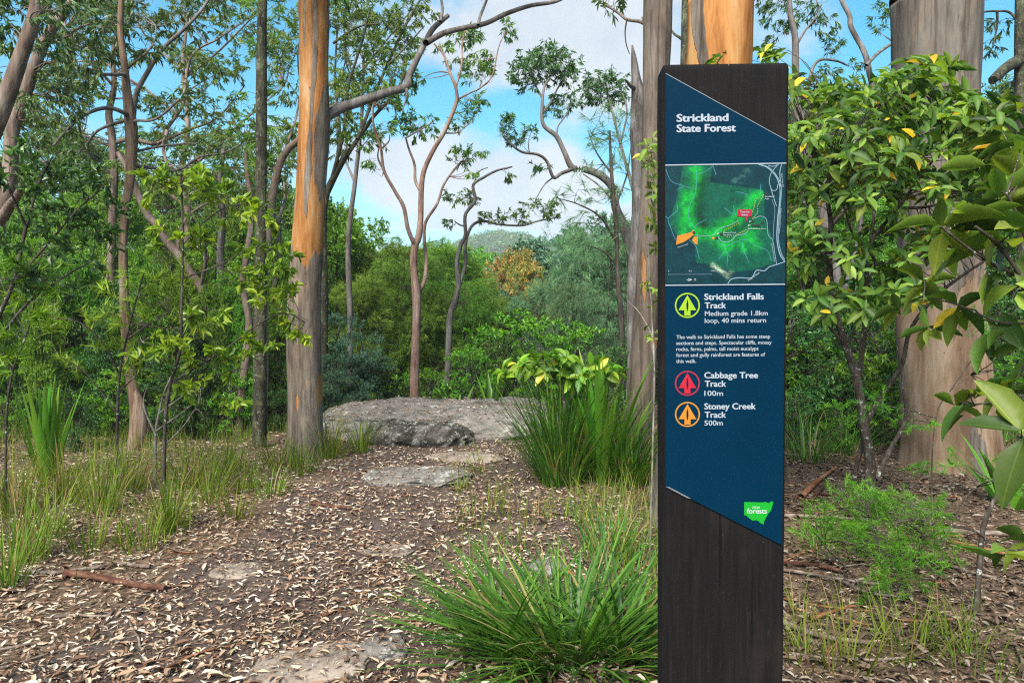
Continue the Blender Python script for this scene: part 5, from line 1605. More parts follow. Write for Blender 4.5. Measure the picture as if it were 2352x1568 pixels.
make_shrub('wispy_shrub', 'wispy olive needle-leaved shrub beneath the sinuous gum', 6.0,
           [([(265, 1060), (270, 950), (275, 860), (290, 780), (310, 700), (330, 630)], 7, 3, -.2), ([(275, 860), (230, 780), (180, 740), (120, 730)], 5, 2, -.3), ([(290, 780), (350, 740), (420, 700)], 4, 2, .3), ([(270, 950), (200, 860), (140, 820)], 4, 2, -.2), ([(272, 900), (340, 840), (400, 820)], 4, 2, .2)],
           [(330, 650, 60, 36), (260, 690, 60, 34), (380, 690, 50, 40), (200, 720, 56, 30), (310, 730, 60, 34), (420, 740, 44, 40), (150, 770, 50, 34), (240, 780, 60, 34), (350, 790, 56, 34), (420, 640, 34, 40), (190, 830, 50, 30), (300, 840, 56, 30), (120, 720, 40, 30), (260, 620, 44, 26)],
           'wisp', M_WISP, M_BARK_STEM, dens=.62, lf=1.25, seed=63)
make_shrub('wispy_shrub', 'bright needle-leaved shrub with an arching bare stem at the left edge', 5.2,
           [([(10, 1080), (15, 960), (30, 850), (60, 770), (80, 690), (85, 620), (100, 570)], 6, 2, .1), ([(30, 850), (-20, 770), (-60, 700)], 4, 2, -.2), ([(60, 770), (20, 690), (0, 640)], 3, 2, .2)],
           [(90, 600, 44, 34), (120, 650, 36, 30), (20, 620, 44, 30), (60, 660, 40, 30), (0, 700, 44, 34), (30, 760, 40, 30), (-20, 800, 44, 40), (20, 830, 40, 30), (90, 720, 30, 26)],
           'wisp', M_FEATHER, M_BARK_STEM, dens=.5, lf=1.4, seed=64)
make_shrub('sapling', 'fine grey twiggy bush in the grass below the sinuous gum', 6.4,
           [([(355, 1080), (358, 1000), (365, 950), (378, 900), (400, 850)], 8, 3, .1), ([(358, 1000), (330, 930), (340, 880)], 5, 2, .1), ([(365, 950), (420, 910), (470, 890)], 4, 1.5, .2), ([(358, 990), (400, 960), (440, 930)], 4, 1.5, .1), ([(360, 1040), (420, 980), (450, 940), (470, 960)], 4, 1.5, .1)],
           [(420, 900, 44, 22, .1), (340, 880, 34, 24, .1), (470, 900, 34, 20, .2), (400, 940, 40, 18, .1)], 'oval', M_YEL, M_GREYSTEM, dens=.3, lf=.7, seed=65)

# --- large-leaved plants: every leaf that can be picked out is a part
BIG_T = [tmpl_blade(BIGROWS, [w * (1 + .05 * ((i % 2) * 2 - 1) * (1 if 1 < i < 8 else 0)) for i, w in enumerate(BIGW)], c, f, .015, s) for s, (c, f) in enumerate([(.10, .25), (.22, .35), (.35, .3), (.05, .5), (.28, .15), (.16, .4), (.45, .3), (-.06, .3)])]


def leaf_meshes(mat_, n_tone, tones, wr):
    out = []
    for k, T in enumerate(BIG_T):
        for tt in range(n_tone):
            g = Geo()
            place(g, T, np.zeros((1, 3)), np.array([[0, 1.0, 0]]), np.array([[0, 0, 1.0]]), np.ones(1), np.full(1, wr), tones[(k + tt * 3) % len(tones)], 0, True)
            out.append(g.mesh('leaf', mat_))
    return out


def basis_quat(d, n):
    from mathutils import Matrix
    d = unit(d)
    x = unit(np.cross(d, n))
    z = np.cross(x, d)
    return Matrix(np.stack([x, d, z], 1).tolist()).to_quaternion()


def leaf_plant(name, label, Y, stems, whorls, mat_, stemm, Lm, wr=.36, per=7, seed=1, tones=(.1, .3, .45, .55, .65, .8), limit=300, cat='shrub', spread=1.0, yellow=.03, droop=.25):
    """stems as in make_shrub; whorls [(x, y, depth change, size)] are tufts of leaves at twig tips"""
    rg = np.random.default_rng(seed)
    b = at(stems[0][0][0][0], stems[0][0][0][1], Y)
    base = np.array([b[0], Y, float(height(b[0], Y))])
    root = empty(name, base)
    tag(root, label, cat)
    S = []
    for i, (pts, w0, w1, dY) in enumerate(stems):
        p = traced(pts, Y if i == 0 else Y, Y + dY)
        if i == 0 or pts[0] == stems[0][0][0]:
            p[0] = base + [0, 0, -.06]
        g = Geo()
        S.append(wood(g, p, np.linspace(w0, w1, len(p)) * Y / FPX / 2, 9 * len(p), 8, seed + i, .12))
        link('stem', shift(g, base).mesh('stem', stemm), root)
    S = np.concatenate(S)
    M = leaf_meshes(mat_, 2, tones, wr)
    MY = leaf_meshes(mat_, 1, (1.0,), wr)
    items = []
    for (x, y, dY, sz) in whorls:
        C = at(x, y, Y + dY)
        dist = np.linalg.norm(S - C, axis=1) + np.maximum(0, S[:, 2] - C[2])
        rt = S[np.argmin(dist)]
        gt = Geo()
        twigs(gt, rt[None], C[None], .04, .0035, 0, 5, 6, rg)
        tw = link('twig', shift(gt, base).mesh('twig', stemm), root)
        ax = unit(unit(C - rt) + np.array([0, 0, .5]) + rand_dir(1, rg)[0] * .3)
        k = max(3, int(per * rg.uniform(.7, 1.3)))
        ph = rg.uniform(0, 6.28)
        e1 = unit(np.cross(ax, [.3, .2, .9]))
        e2 = np.cross(ax, e1)
        for q in range(k):
            a = ph + q * 2.4
            out = e1 * cos(a) + e2 * sin(a)
            back = rg.uniform(0, .06)
            d = unit(out * spread + ax * rg.uniform(-.1, .6) + np.array([0, 0, -droop * rg.uniform(0, 1.6)]))
            n_ = unit(ax + rand_dir(1, rg)[0] * .35 + [0, 0, .3])
            items.append((C - ax * back, d, n_, Lm * sz * rg.uniform(.6, 1.15), rg.uniform() < yellow, tw))
        # the largest in view first
    items.sort(key=lambda it: -it[3] / it[0][1])
    rest = Geo()
    for i, (p, d, n_, L, ye, tw) in enumerate(items):
        if i < limit:
            ms = MY if ye else M
            o = link('leaf', ms[rg.integers(len(ms))], tw, tuple(p - base), (0, 0, 0), (L, L, L))
            o.rotation_mode = 'QUATERNION'
            o.rotation_quaternion = basis_quat(d, n_)
        else:
            place(rest, BIG_T[i % 8], p[None] - base, d[None], n_[None], np.full(1, L), np.full(1, L * wr), 1.0 if ye else rg.choice(tones), 0, True)
    if rest.n:
        tag(link('foliage', rest.mesh('foliage', mat_), root), kind='stuff')
    return root


rgw = np.random.default_rng(71)
MORE = 1.55


def scatter_whorls(blobs, Yrange):
    out = []
    for (x, y, rx, ry, n, sz) in blobs:
        for _ in range(int(n * MORE)):
            a, r = rgw.uniform(0, 6.28), np.sqrt(rgw.uniform(0, 1))
            out.append((x + rx * r * cos(a), y + ry * r * sin(a), rgw.uniform(*Yrange), sz * rgw.uniform(.8, 1.15)))
    return out


# the tall shrub right of the sign
leaf_plant('broad_leaved_shrub', 'tall broad-leaved shrub with dark forking stems between the sign and the massive trunk', 4.6,
           [([(2005, 1130), (1998, 1060), (1985, 980), (1970, 880), (1945, 800), (1915, 700), (1905, 600), (1908, 520), (1900, 440), (1910, 380)], 26, 6, -.3),
            ([(1985, 980), (2030, 900), (2070, 840), (2090, 760), (2140, 690), (2200, 640), (2260, 600)], 12, 5, -.6), ([(1970, 880), (1985, 760), (1990, 650), (2000, 560), (2060, 480), (2120, 400), (2170, 330)], 14, 4, -.2),
            ([(1905, 600), (1870, 520), (1840, 440), (1830, 360), (1850, 280), (1880, 200)], 9, 3, .2), ([(1908, 520), (1950, 470), (1985, 430), (1990, 350), (2010, 290), (2080, 240), (2140, 200)], 10, 3, .3), ([(1990, 650), (2010, 600), (1960, 540), (1930, 460), (1860, 400)], 7, 3, -.3),
            ([(1945, 800), (1890, 730), (1850, 680), (1830, 620)], 8, 3, .2), ([(2000, 560), (2010, 450), (1998, 400), (1985, 360)], 8, 3, .1), ([(1985, 430), (1940, 380), (1900, 330), (1850, 300)], 6, 3, -.2), ([(2060, 480), (2150, 470), (2210, 420), (2260, 400)], 7, 3, -.4), ([(2010, 1100), (2040, 1040), (2080, 960), (2075, 900)], 14, 6, .3), ([(1985, 1000), (1965, 1080), (1960, 1140)], 12, 10, .1)],
           scatter_whorls([(1880, 200, 70, 40, 9, .9), (1850, 290, 50, 60, 11, .85), (1960, 240, 80, 50, 15, .9), (2060, 200, 70, 50, 14, 1.0), (2140, 160, 60, 40, 12, 1.1), (2180, 230, 60, 50, 12, 1.0), (1900, 360, 70, 60, 14, .8), (2000, 330, 80, 60, 18, .85), (2110, 300, 80, 60, 20, .95), (2220, 320, 80, 60, 18, 1.05),
                           (1850, 430, 50, 60, 9, .8), (1960, 440, 70, 50, 12, .8), (2080, 400, 80, 50, 17, .9), (2200, 420, 80, 50, 16, 1.0), (2300, 280, 60, 60, 14, 1.1), (2320, 400, 50, 50, 10, 1.1), (1860, 560, 60, 60, 9, .8), (1980, 560, 60, 60, 9, .8), (2090, 520, 60, 50, 9, .9), (1880, 680, 60, 50, 8, .8), (2000, 680, 70, 50, 9, .9), (2080, 640, 60, 60, 10, 1.0),
                           (2180, 560, 60, 60, 10, 1.0), (1770, 110, 40, 16, 5, .8), (1640, 135, 40, 10, 4, .7), (1760, 180, 60, 30, 5, .8)], (-.9, .7)),
           M_BIG, M_BARK_STEM, .122, .37, 7, 72, yellow=.035)
MORE = 1.0
# branches hanging in from the right edge, close to the camera
leaf_plant('broad_leaved_shrub', 'near shrub with large drooping pale leaves reaching in from the right edge', 2.25,
           [([(2600, 1500), (2560, 1200), (2500, 900), (2420, 740), (2350, 640), (2290, 560), (2240, 520)], 16, 6, -.1), ([(2350, 640), (2270, 600), (2210, 560), (2160, 520)], 8, 4, -.1), ([(2420, 740), (2300, 740), (2200, 700), (2120, 680)], 7, 3, .2), ([(2500, 900), (2400, 900), (2300, 920), (2230, 930)], 8, 4, .1), ([(2420, 740), (2330, 480), (2300, 440)], 8, 4, 0), ([(2500, 900), (2400, 960), (2340, 1000)], 7, 4, -.3), ([(2560, 1200), (2450, 1230), (2350, 1260), (2310, 1262)], 6, 4, 0)],
           [(2240, 490, 0, 1.15), (2160, 510, 0, 1.0), (2300, 440, .1, 1.15), (2340, 520, -.1, 1.2), (2190, 560, .1, 1.0), (2260, 620, 0, 1.1), (2330, 650, -.1, 1.2), (2120, 640, .3, .9), (2200, 700, .2, .9), (2060, 700, .5, .9), (2280, 760, .1, 1.0), (2350, 400, .2, 1.1), (2345, 330, .3, 1.1), (2260, 360, .4, 1.0), (2230, 900, .1, .95), (2190, 930, .2, .8), (2310, 880, .1, 1.0), (2345, 985, -.4, 1.15),
            (2310, 1258, 0, .95), (2350, 1230, .1, 1.0), (2300, 300, .5, 1.0), (2130, 750, .6, .8), (2340, 800, 0, 1.0)],
           M_BIG, M_BARK_STEM, .155, .38, 6, 73, tones=(.2, .4, .6, .75, .85, .5), yellow=.02, droop=.5)
MORE = 1.5
# young shrub topping the tussock
leaf_plant('broad_leaved_shrub', 'pale green young shrub growing through the tall tussock left of the sign', 6.4,
           [([(1300, 1110), (1300, 1010), (1296, 940), (1290, 880), (1285, 845)], 8, 4, 0), ([(1296, 960), (1250, 900), (1215, 860), (1180, 845)], 6, 3, .1), ([(1298, 930), (1340, 880), (1375, 850), (1400, 850)], 6, 3, -.1), ([(1292, 900), (1320, 860), (1330, 830)], 4, 3, .2), ([(1292, 900), (1262, 850), (1245, 815)], 4, 3, -.2)],
           scatter_whorls([(1170, 850, 34, 12, 4, 1.0), (1230, 838, 40, 18, 7, .95), (1290, 830, 40, 16, 8, .95), (1350, 850, 44, 18, 8, 1.0), (1400, 850, 26, 14, 3, .9), (1260, 815, 30, 10, 3, .8), (1300, 880, 50, 14, 4, .9)], (-.25, .3)),
           M_YEL, M_BARK_STEM, .16, .42, 6, 74, tones=(.05, .2, .35, .45, .6), yellow=.05, droop=.35)
MORE = 1.0
# leaves on the twig by the left of the sign
leaf_plant('sapling', 'thin sapling with a few leaves between the grey-brown trunk and the sign', 4.3,
           [([(1492, 1290), (1496, 1150), (1500, 1000), (1503, 850), (1500, 780), (1470, 720), (1440, 690)], 6, 2, .1), ([(1503, 850), (1496, 700), (1490, 560), (1500, 430), (1495, 330)], 4, 2, .2)],
           scatter_whorls([(1490, 340, 24, 30, 6, .7), (1500, 410, 20, 40, 5, .7), (1500, 520, 20, 60, 6, .7), (1490, 660, 24, 40, 4, .6), (1495, 760, 20, 20, 3, .6)], (-.15, .25)),
           M_BIG, M_GREYSTEM, .11, .38, 5, 75, tones=(.5, .6, .75, .85), yellow=.02)

# --- feathery bush and dark sapling, bottom right
make_shrub('feathery_bush', 'feathery bright green bush sprawling over the bark litter right of the sign', 3.75,
           [([(2040, 1440), (2030, 1340), (2020, 1260), (2000, 1190), (1960, 1130)], 5, 2, 0), ([(2040, 1440), (2080, 1330), (2110, 1240), (2160, 1180)], 4, 2, .2), ([(2040, 1440), (1990, 1360), (1940, 1300), (1890, 1250)], 4, 1.5, -.1), ([(2040, 1440), (2060, 1380), (2070, 1300), (2060, 1200)], 4, 1.5, -.2)],
           [(1960, 1130, 60, 26), (2040, 1160, 70, 34), (1930, 1210, 60, 34), (2010, 1240, 70, 40), (2100, 1220, 60, 40), (1980, 1310, 60, 40), (2060, 1320, 60, 44), (2020, 1390, 50, 34), (2130, 1170, 50, 26), (1890, 1180, 50, 24), (2070, 1420, 40, 20), (1880, 1230, 50, 30), (2160, 1250, 50, 40), (2000, 1180, 80, 40), (2090, 1290, 60, 40)],
           'needle', M_FEATHER, M_BARK_STEM, dens=1.0, lf=.8, seed=66)
make_shrub('feathery_bush', 'feathery green sprays in front of the massive trunk', 4.2,
           [([(2150, 1250), (2140, 1100), (2150, 960), (2180, 900), (2230, 860)], 4, 2, 0), ([(2150, 960), (2080, 940), (2010, 930), (1960, 925)], 3, 1.5, -.1), ([(2180, 900), (2260, 790), (2320, 740)], 3, 1.5, .2), ([(2150, 1250), (2220, 1140), (2300, 1090), (2340, 1060)], 3, 1.5, .1)],
           [(1980, 930, 60, 14), (2050, 950, 50, 20), (2010, 905, 40, 12), (2100, 965, 40, 22), (2240, 740, 50, 20), (2300, 760, 44, 24), (2200, 725, 40, 12), (2330, 800, 30, 40), (2130, 1080, 40, 30), (2330, 1110, 36, 30), (2220, 1060, 50, 26), (2300, 860, 40, 20)],
           'needle', M_FEATHER, M_BARK_STEM, dens=.4, lf=.8, seed=67)
make_shrub('sapling', 'bare dark forked sapling stem at the bottom right corner', 3.3,
           [([(2240, 1480), (2244, 1400), (2250, 1300), (2262, 1200), (2300, 1120), (2340, 1070), (2380, 1020)], 15, 7, .2), ([(2262, 1235), (2230, 1216), (2190, 1210)], 6, 3, -.1)],
           [(2340, 1110, 30, 26, .2), (2330, 1060, 30, 20, .2)], 'needle', M_FEATHER, M_BARK_STEM, dens=.4, lf=.8, seed=68)


# ------------------------------------------------------------------ tussocks, sword plants, grass
def blade_mesh(g, base, az, L, w, lean, bend, lv, seg=7, fold=.25, twist=0.0, taper=.55):
    """arching strap leaves; arrays of length N"""
    N = len(base)
    s = np.linspace(0, 1, seg)[None, :]
    ang = lean[:, None] + bend[:, None] * s ** 1.4             # angle from vertical along the blade
    ds = (L / (seg - 1))[:, None]
    hor = np.concatenate([np.zeros((N, 1)), np.cumsum(np.sin(ang[:, :-1]) * ds, 1)], 1)
    ver = np.concatenate([np.zeros((N, 1)), np.cumsum(np.cos(ang[:, :-1]) * ds, 1)], 1)
    d = np.stack([np.cos(az), np.sin(az), 0 * az], -1)
    side = np.stack([-np.sin(az), np.cos(az), 0 * az], -1)
    P = base[:, None] + d[:, None] * hor[..., None] + np.array([0, 0, 1.0]) * ver[..., None]
    wd = (w[:, None] / 2) * np.minimum(1, (s + .12) * 4) * (1 - s ** (1 / taper) * .97)
    nrm = -d[:, None] * np.cos(ang)[..., None] + np.array([0, 0, 1.0]) * np.sin(ang)[..., None]
    Lf = P + side[:, None] * wd[..., None] + nrm * (wd * fold)[..., None]
    Rt = P - side[:, None] * wd[..., None] + nrm * (wd * fold)[..., None]
    v = np.stack([Lf, P, Rt], 2).reshape(-1, 3)
    o = (np.arange(N) * seg * 3)[:, None, None]
    k = (np.arange(seg - 1) * 3)[None, :, None]
    q = np.concatenate([o + k + np.array([0, 1, 4, 3]), o + k + np.array([1, 2, 5, 4])], 1).reshape(-1, 4)
    g.add(v, q, np.repeat(lv, seg * 3), 0, True)


def tussock(x, y, n, L, w, label, seed, mat_=None, lean=(.05, .75), bend=(.3, 1.5), spread=.12, parts=0, pos=None, dry=.09, name='tussock', cat='tussock grass', group=None):
    """clump of strap leaves; 'parts' blades are objects of their own"""
    rg = np.random.default_rng(seed)
    b = ground_at(x, y) if pos is None else np.array([pos[0], pos[1], float(height(*pos))])
    mat_ = mat_ or M_TUSSOCK

    def arrs(m):
        az = rg.uniform(0, 2 * pi, m)
        r = spread * np.sqrt(rg.uniform(0, 1, m))
        bs = np.stack([r * np.cos(az), r * np.sin(az), np.full(m, -.03)], -1)
        ln = rg.uniform(*lean, m) * (.35 + .65 * r / spread)
        return bs, az + rg.normal(0, .4, m), L * rg.uniform(.5, 1.1, m), w * rg.uniform(.7, 1.2, m), ln, rg.uniform(*bend, m), np.where(rg.uniform(0, 1, m) < dry, 1.0, rg.beta(2, 2, m) * .9)
    root = empty(name, b)
    tag(root, label, cat, group)
    for i in range(parts):
        g = Geo()
        blade_mesh(g, *arrs(1))
        link('blade', g.mesh('blade', mat_), root)
    if n > parts:
        g = Geo()
        blade_mesh(g, *arrs(n - parts))
        tag(link('foliage', g.mesh('foliage', mat_), root), kind='stuff' if parts else None)
    return root


def sword_plant(x, y, Y, n, L, w, label, seed, lean=(.02, .55), bend=(.0, .25), az0=None, cat='sword plant', cutoff=False):
    rg = np.random.default_rng(seed)
    p = at(x, y, Y)
    b = np.array([p[0], Y, float(height(p[0], Y))])
    root = empty('sword_leaved_plant', b)
    tag(root, label, cat)
    for i in range(n):
        g = Geo()
        az = rg.uniform(0, 2 * pi)
        r = .10 * rg.uniform(0, 1)
        ln = rg.uniform(*lean)
        blade_mesh(g, np.array([[r * cos(az), r * sin(az), -.05]]), np.array([az]), np.array([L * rg.uniform(.6, 1.08)]), np.array([w * rg.uniform(.75, 1.15)]),
                   np.array([ln]), np.array([rg.uniform(*bend)]), np.array([rg.uniform(.2, .9)]), seg=9, fold=.35, taper=.28)
        link('leaf', g.mesh('leaf', M_SWORD), root)
    return root


tussock(1310, 1500, 380, .70, .022, 'big arching tussock in the foreground at the left of the sign foot', 81, lean=(.85, 1.45), bend=(.2, .8), spread=.24, parts=150)
tussock(1150, 1490, 170, .64, .020, 'arching tussock spilling onto the path beside the small mossy stone', 82, lean=(.7, 1.4), bend=(.3, .9), spread=.16, parts=70)
tussock(1430, 1500, 170, .62, .021, 'bright tussock pressed against the lower left of the sign post', 83, lean=(.6, 1.3), bend=(.3, 1.1), spread=.16, parts=60)
tussock(1290, 1110, 460, 1.25, .019, 'tall tussock with a dark dense base at the right end of the boulder', 84, lean=(.05, .85), bend=(.1, 1.1), spread=.2, parts=110)
tussock(1440, 1110, 220, .95, .017, 'loose tussock at the foot of the grey-brown trunk', 85, lean=(.1, .9), bend=(.3, 1.4), spread=.2)
tussock(1400, 1290, 120, .5, .009, 'thin tussock in the bark litter beside the sign', 86, lean=(.1, .9), bend=(.3, 1.4), spread=.16)
sword_plant(1385, 1000, 6.3, 44, 1.35, .075, 'large sword-leaved plant behind the tall tussock left of the sign', 91, lean=(.02, .62))
sword_plant(108, 1085, 6.5, 36, 1.0, .06, 'stiff sword-leaved plant in the grass at the left', 92, lean=(.0, .26), bend=(0, .1))
sword_plant(1130, 960, 10.6, 9, .85, .075, 'small sword-leaved plant peeping over the right of the boulder', 93, lean=(.0, .5))
sword_plant(1050, 960, 10.9, 6, .8, .07, 'spiky plant peeping over the crest of the boulder beside the thin gum', 94, lean=(.2, .7))
sword_plant(2330, 1000, 5.2, 16, .8, .05, 'strap-leaved plant at the right edge beside the massive trunk', 95, lean=(.2, .8), bend=(.1, .6))
for i, (x, y, n, L, sp) in enumerate([(60, 1290, 80, .5, .12), (30, 1180, 90, .6, .16), (150, 1150, 110, .55, .18), (230, 1180, 90, .6, .16), (300, 1130, 80, .5, .15), (390, 1220, 120, .5, .10), (430, 1120, 100, .5, .18), (520, 1090, 90, .45, .18), (560, 1130, 70, .4, .14), (480, 1150, 80, .45, .14),
                                      (640, 1075, 90, .4, .16), (760, 1050, 120, .6, .14), (830, 1040, 70, .55, .10), (10, 1350, 60, .45, .08), (620, 1140, 50, .3, .12), (330, 1260, 60, .35, .14), (210, 1260, 60, .35, .16), (540, 1190, 50, .3, .12), (110, 1230, 80, .45, .14), (690, 1090, 60, .4, .12)]):
    tussock(x, y, int(n * 1.15), L * 1.15, .008, 'slender green grass tuft in the verge left of the path', 120 + i, M_GRASS, (.05, .7), (.1, 1.2), sp, dry=.14, name='grass_tuft', cat='grass tuft', group='grass tufts left of the path')
for i, (x, y, n, L, sp) in enumerate([(1090, 1210, 70, .35, .14), (1130, 1170, 70, .4, .14), (1200, 1200, 90, .35, .2), (1300, 1200, 90, .35, .2), (1380, 1200, 80, .4, .18), (1440, 1250, 60, .4, .12), (1080, 1290, 60, .3, .14), (1180, 1270, 60, .3, .16), (1340, 1300, 50, .3, .14), (1060, 1130, 60, .45, .12), (1110, 1090, 60, .5, .1)]):
    tussock(x, y, int(n * .55), L, .0065, 'thin grass tuft between the path and the sign', 150 + i, M_GRASS, (.05, .8), (.2, 1.3), sp, dry=.2, name='grass_tuft', cat='grass tuft', group='grass tufts between path and sign')
for i, (x, y, n, L, sp) in enumerate([(1830, 1010, 120, .8, .25), (1900, 990, 120, .8, .25), (1860, 1060, 100, .7, .2), (2030, 1010, 90, .7, .2), (1940, 1040, 90, .7, .2), (2300, 1020, 90, .7, .2)]):
    tussock(x, y, n, L, .010, 'strappy tussock in the shade beyond the dark-stemmed shrub', 170 + i, M_TUSSOCK, (.1, 1.0), (.3, 1.5), sp, group='tussocks under the right-hand shrub')
for i, (x, y, n, L, sp) in enumerate([(1850, 1520, 60, .35, .12), (1950, 1530, 70, .4, .14), (2080, 1500, 70, .35, .16), (2180, 1480, 60, .3, .14), (1880, 1270, 60, .3, .14), (2250, 1540, 40, .35, .12), (1840, 1420, 30, .3, .1)]):
    tussock(x, y, n, L, .006, 'sparse grass tuft on the dark litter right of the sign', 180 + i, M_GRASS, (.1, .9), (.3, 1.5), sp, dry=.12, name='grass_tuft', cat='grass tuft', group='grass tufts right of the sign')


def lawn():
    rg = np.random.default_rng(191)
    n = 34000
    y = rg.uniform(3.6, 11, n) ** 1.0
    x = rg.uniform(-9, -.5, n)
    a, b = path_edge(y)
    w = .5 + .5 * fbm(np.stack([x * 1.5, y * 1.5, 0 * x], -1), 61, 3)
    dl = a - x
    keep = (dl > .05) & (rg.uniform(0, 1, n) < np.clip(w * 3.2 - 1.35, 0, 1) * np.clip(dl / .7, .15, 1) * np.clip((y - 3.6) / 1.6, 0, 1)) & (np.abs(x) < y * .95)
    x, y = x[keep], y[keep]
    n2 = 1300
    yr = rg.uniform(3.2, 7.5, n2)
    xr = path_edge(yr)[1] + .1 + rg.uniform(0, 1, n2) * np.maximum(.1, .22 * yr - path_edge(yr)[1])
    x, y = np.concatenate([x, xr]), np.concatenate([y, yr])
    k = len(x)
    g = Geo()
    bs = np.stack([x, y, height(x, y) - .01], -1)
    blade_mesh(g, bs, rg.uniform(0, 6.28, k), rg.uniform(.10, .42, k), rg.uniform(.003, .006, k), rg.uniform(0, .6, k), rg.uniform(.1, 1.4, k), np.where(rg.uniform(0, 1, k) < .16, 1.0, rg.uniform(0, .9, k)), seg=4, fold=0)
    tag(link('grass', g.mesh('grass', M_GRASS)), 'short loose green grass growing through the leaf litter beside the path', kind='stuff')


lawn()

# ------------------------------------------------------------------ leaf litter, sticks, bark
LEAF_T = [tmpl_blade([0, .22, .6, 1], [0, .42, .44, 0], c, f, .05, s) for s, (c, f) in enumerate([(.08, .3), (-.12, .35), (.15, -.25), (.05, .5), (-.15, .2), (.1, -.4)])]
rgl = np.random.default_rng(201)


def litter_points(n, ymin=2.5, ymax=11.5):
    y = ymin + (ymax - ymin) * rgl.uniform(0, 1, n) ** 1.15
    x = rgl.uniform(-1, 1, n) * (y * .80 + .4)
    return x, y


from mathutils.bvhtree import BVHTree
from mathutils import Vector
_rv, _rf = [], []
bpy.context.view_layer.update()
for ob in list(COL.objects):
    if ob.type == 'MESH' and ob.name.split('.')[0] in ('boulder', 'rock_slab', 'rock'):
        k0 = len(_rv)
        _rv += [ob.matrix_world @ v.co for v in ob.data.vertices]
        _rf += [[k0 + i for i in p.vertices] for p in ob.data.polygons]
ROCKS = BVHTree.FromPolygons(_rv, _rf)


def surface(x, y):
    z = height(x, y)
    for i in range(len(x)):
        hit = ROCKS.ray_cast(Vector((x[i], y[i], 3.0)), Vector((0, 0, -1)))
        if hit[0] is not None and hit[0].z > z[i]:
            z[i] = hit[0].z if hit[1].z > .8 else -9
    return z


def litter():
    N = 68000
    x, y = litter_points(N)
    a, b = path_edge(y)
    onp = (x > a - .3) & (x < b + .1)
    cl = .5 + .5 * vnoise(np.stack([x * 2.5, y * 2.5, 0 * x], -1), 64)
    keep = rgl.uniform(0, 1, N) < np.where(onp, .3 + .75 * cl, .5 + .4 * cl)
    x, y, onp = x[keep], y[keep], onp[keep]
    n = len(x)
    L = .015 + .06 * rgl.beta(1.3, 2.0, n) * np.where(onp, 1.0, 1.15)
    W = L * rgl.uniform(.18, .4, n)
    zs = surface(x, y)
    onrock = (zs > height(x, y) + .02) | (zs < -5)
    zs = np.where(onrock & (rgl.uniform(0, 1, n) < .72), -9, zs)
    pos = np.stack([x, y, zs + rgl.uniform(.010, .022, n) + np.where(onp, .004, 0)], -1)
    az = rgl.uniform(0, 6.28, n)
    d = np.stack([np.cos(az), np.sin(az), rgl.normal(0, .12, n)], -1)
    nn = unit(np.stack([rgl.normal(0, .13, n), rgl.normal(0, .13, n), np.ones(n)], -1))
    lv = np.clip(rgl.beta(1.3, 1.4, n), 0, .99)
    lv = np.where(rgl.uniform(0, 1, n) < .012, 1.0, lv)
    big = np.where(zs < -5, 0, L / y)
    order = np.argsort(-np.where((x < 1.0) & (x > -.75 * y), big, 0))
    first, rest = order[:300], order[300:]
    rest = rest[zs[rest] > -5]
    for part, name, m, lab in ((rest[x[rest] < .9], 'leaf_litter', M_LITTER, 'carpet of pale dry gum leaves over the path and its verges'), (rest[x[rest] >= .9], 'leaf_litter', M_LITTERDK, 'carpet of darker leaves on the ground around and right of the sign')):
        g = Geo()
        for k in range(6):
            s = part[k::6]
            place(g, LEAF_T[k], pos[s], d[s], nn[s], L[s], W[s], lv[s], 0, True)
        tag(link(name, g.mesh(name, m)), lab, kind='stuff')
    ms = []
    for k in range(6):
        for v in (.15, .4, .6, .75, .9):
            g = Geo()
            place(g, LEAF_T[k], np.zeros((1, 3)), np.array([[0, 1., 0]]), np.array([[0, 0, 1.]]), np.ones(1), np.full(1, .32), v, 0, True)
            ms.append(g.mesh('fallen_leaf', M_LITTER))
    for i in first:
        o = link('fallen_leaf', ms[rgl.integers(len(ms))], None, tuple(pos[i] + [0, 0, .006]), (0, 0, 0), (L[i] * 1.1,) * 3)
        o.rotation_mode = 'QUATERNION'
        o.rotation_quaternion = basis_quat(d[i], nn[i])
        tag(o, 'curled dry gum leaf lying on the near part of the path', 'leaf', 'fallen leaves in the foreground')


litter()


def chips():
    """crumbs of bark and short broken twigs"""
    N = 8000
    x, y = litter_points(N)
    az = rgl.uniform(0, pi, N)
    L = rgl.uniform(.02, .12, N)
    z = height(x, y) + .012
    d = np.stack([np.cos(az), np.sin(az), rgl.normal(0, .06, N)], -1)
    c = np.stack([x, y, z], -1)
    bend = rgl.normal(0, .12, (N, 1)) * L[:, None] * np.stack([-np.sin(az), np.cos(az), 0 * az], -1)
    P = np.stack([c - d * L[:, None] / 2, c + bend, c + d * L[:, None] / 2], 1)
    g = Geo()
    v, q = tubes(P, np.repeat(rgl.uniform(.0008, .0026, N)[:, None], 3, 1), 3)
    g.add(v, q, np.repeat(rgl.uniform(0, .55, N), 9), 0)
    tag(link('twig_litter', g.mesh('twig_litter', M_LITTERDK)), 'crumbled twigs and bark shreds strewn over the soil', kind='stuff')


chips()


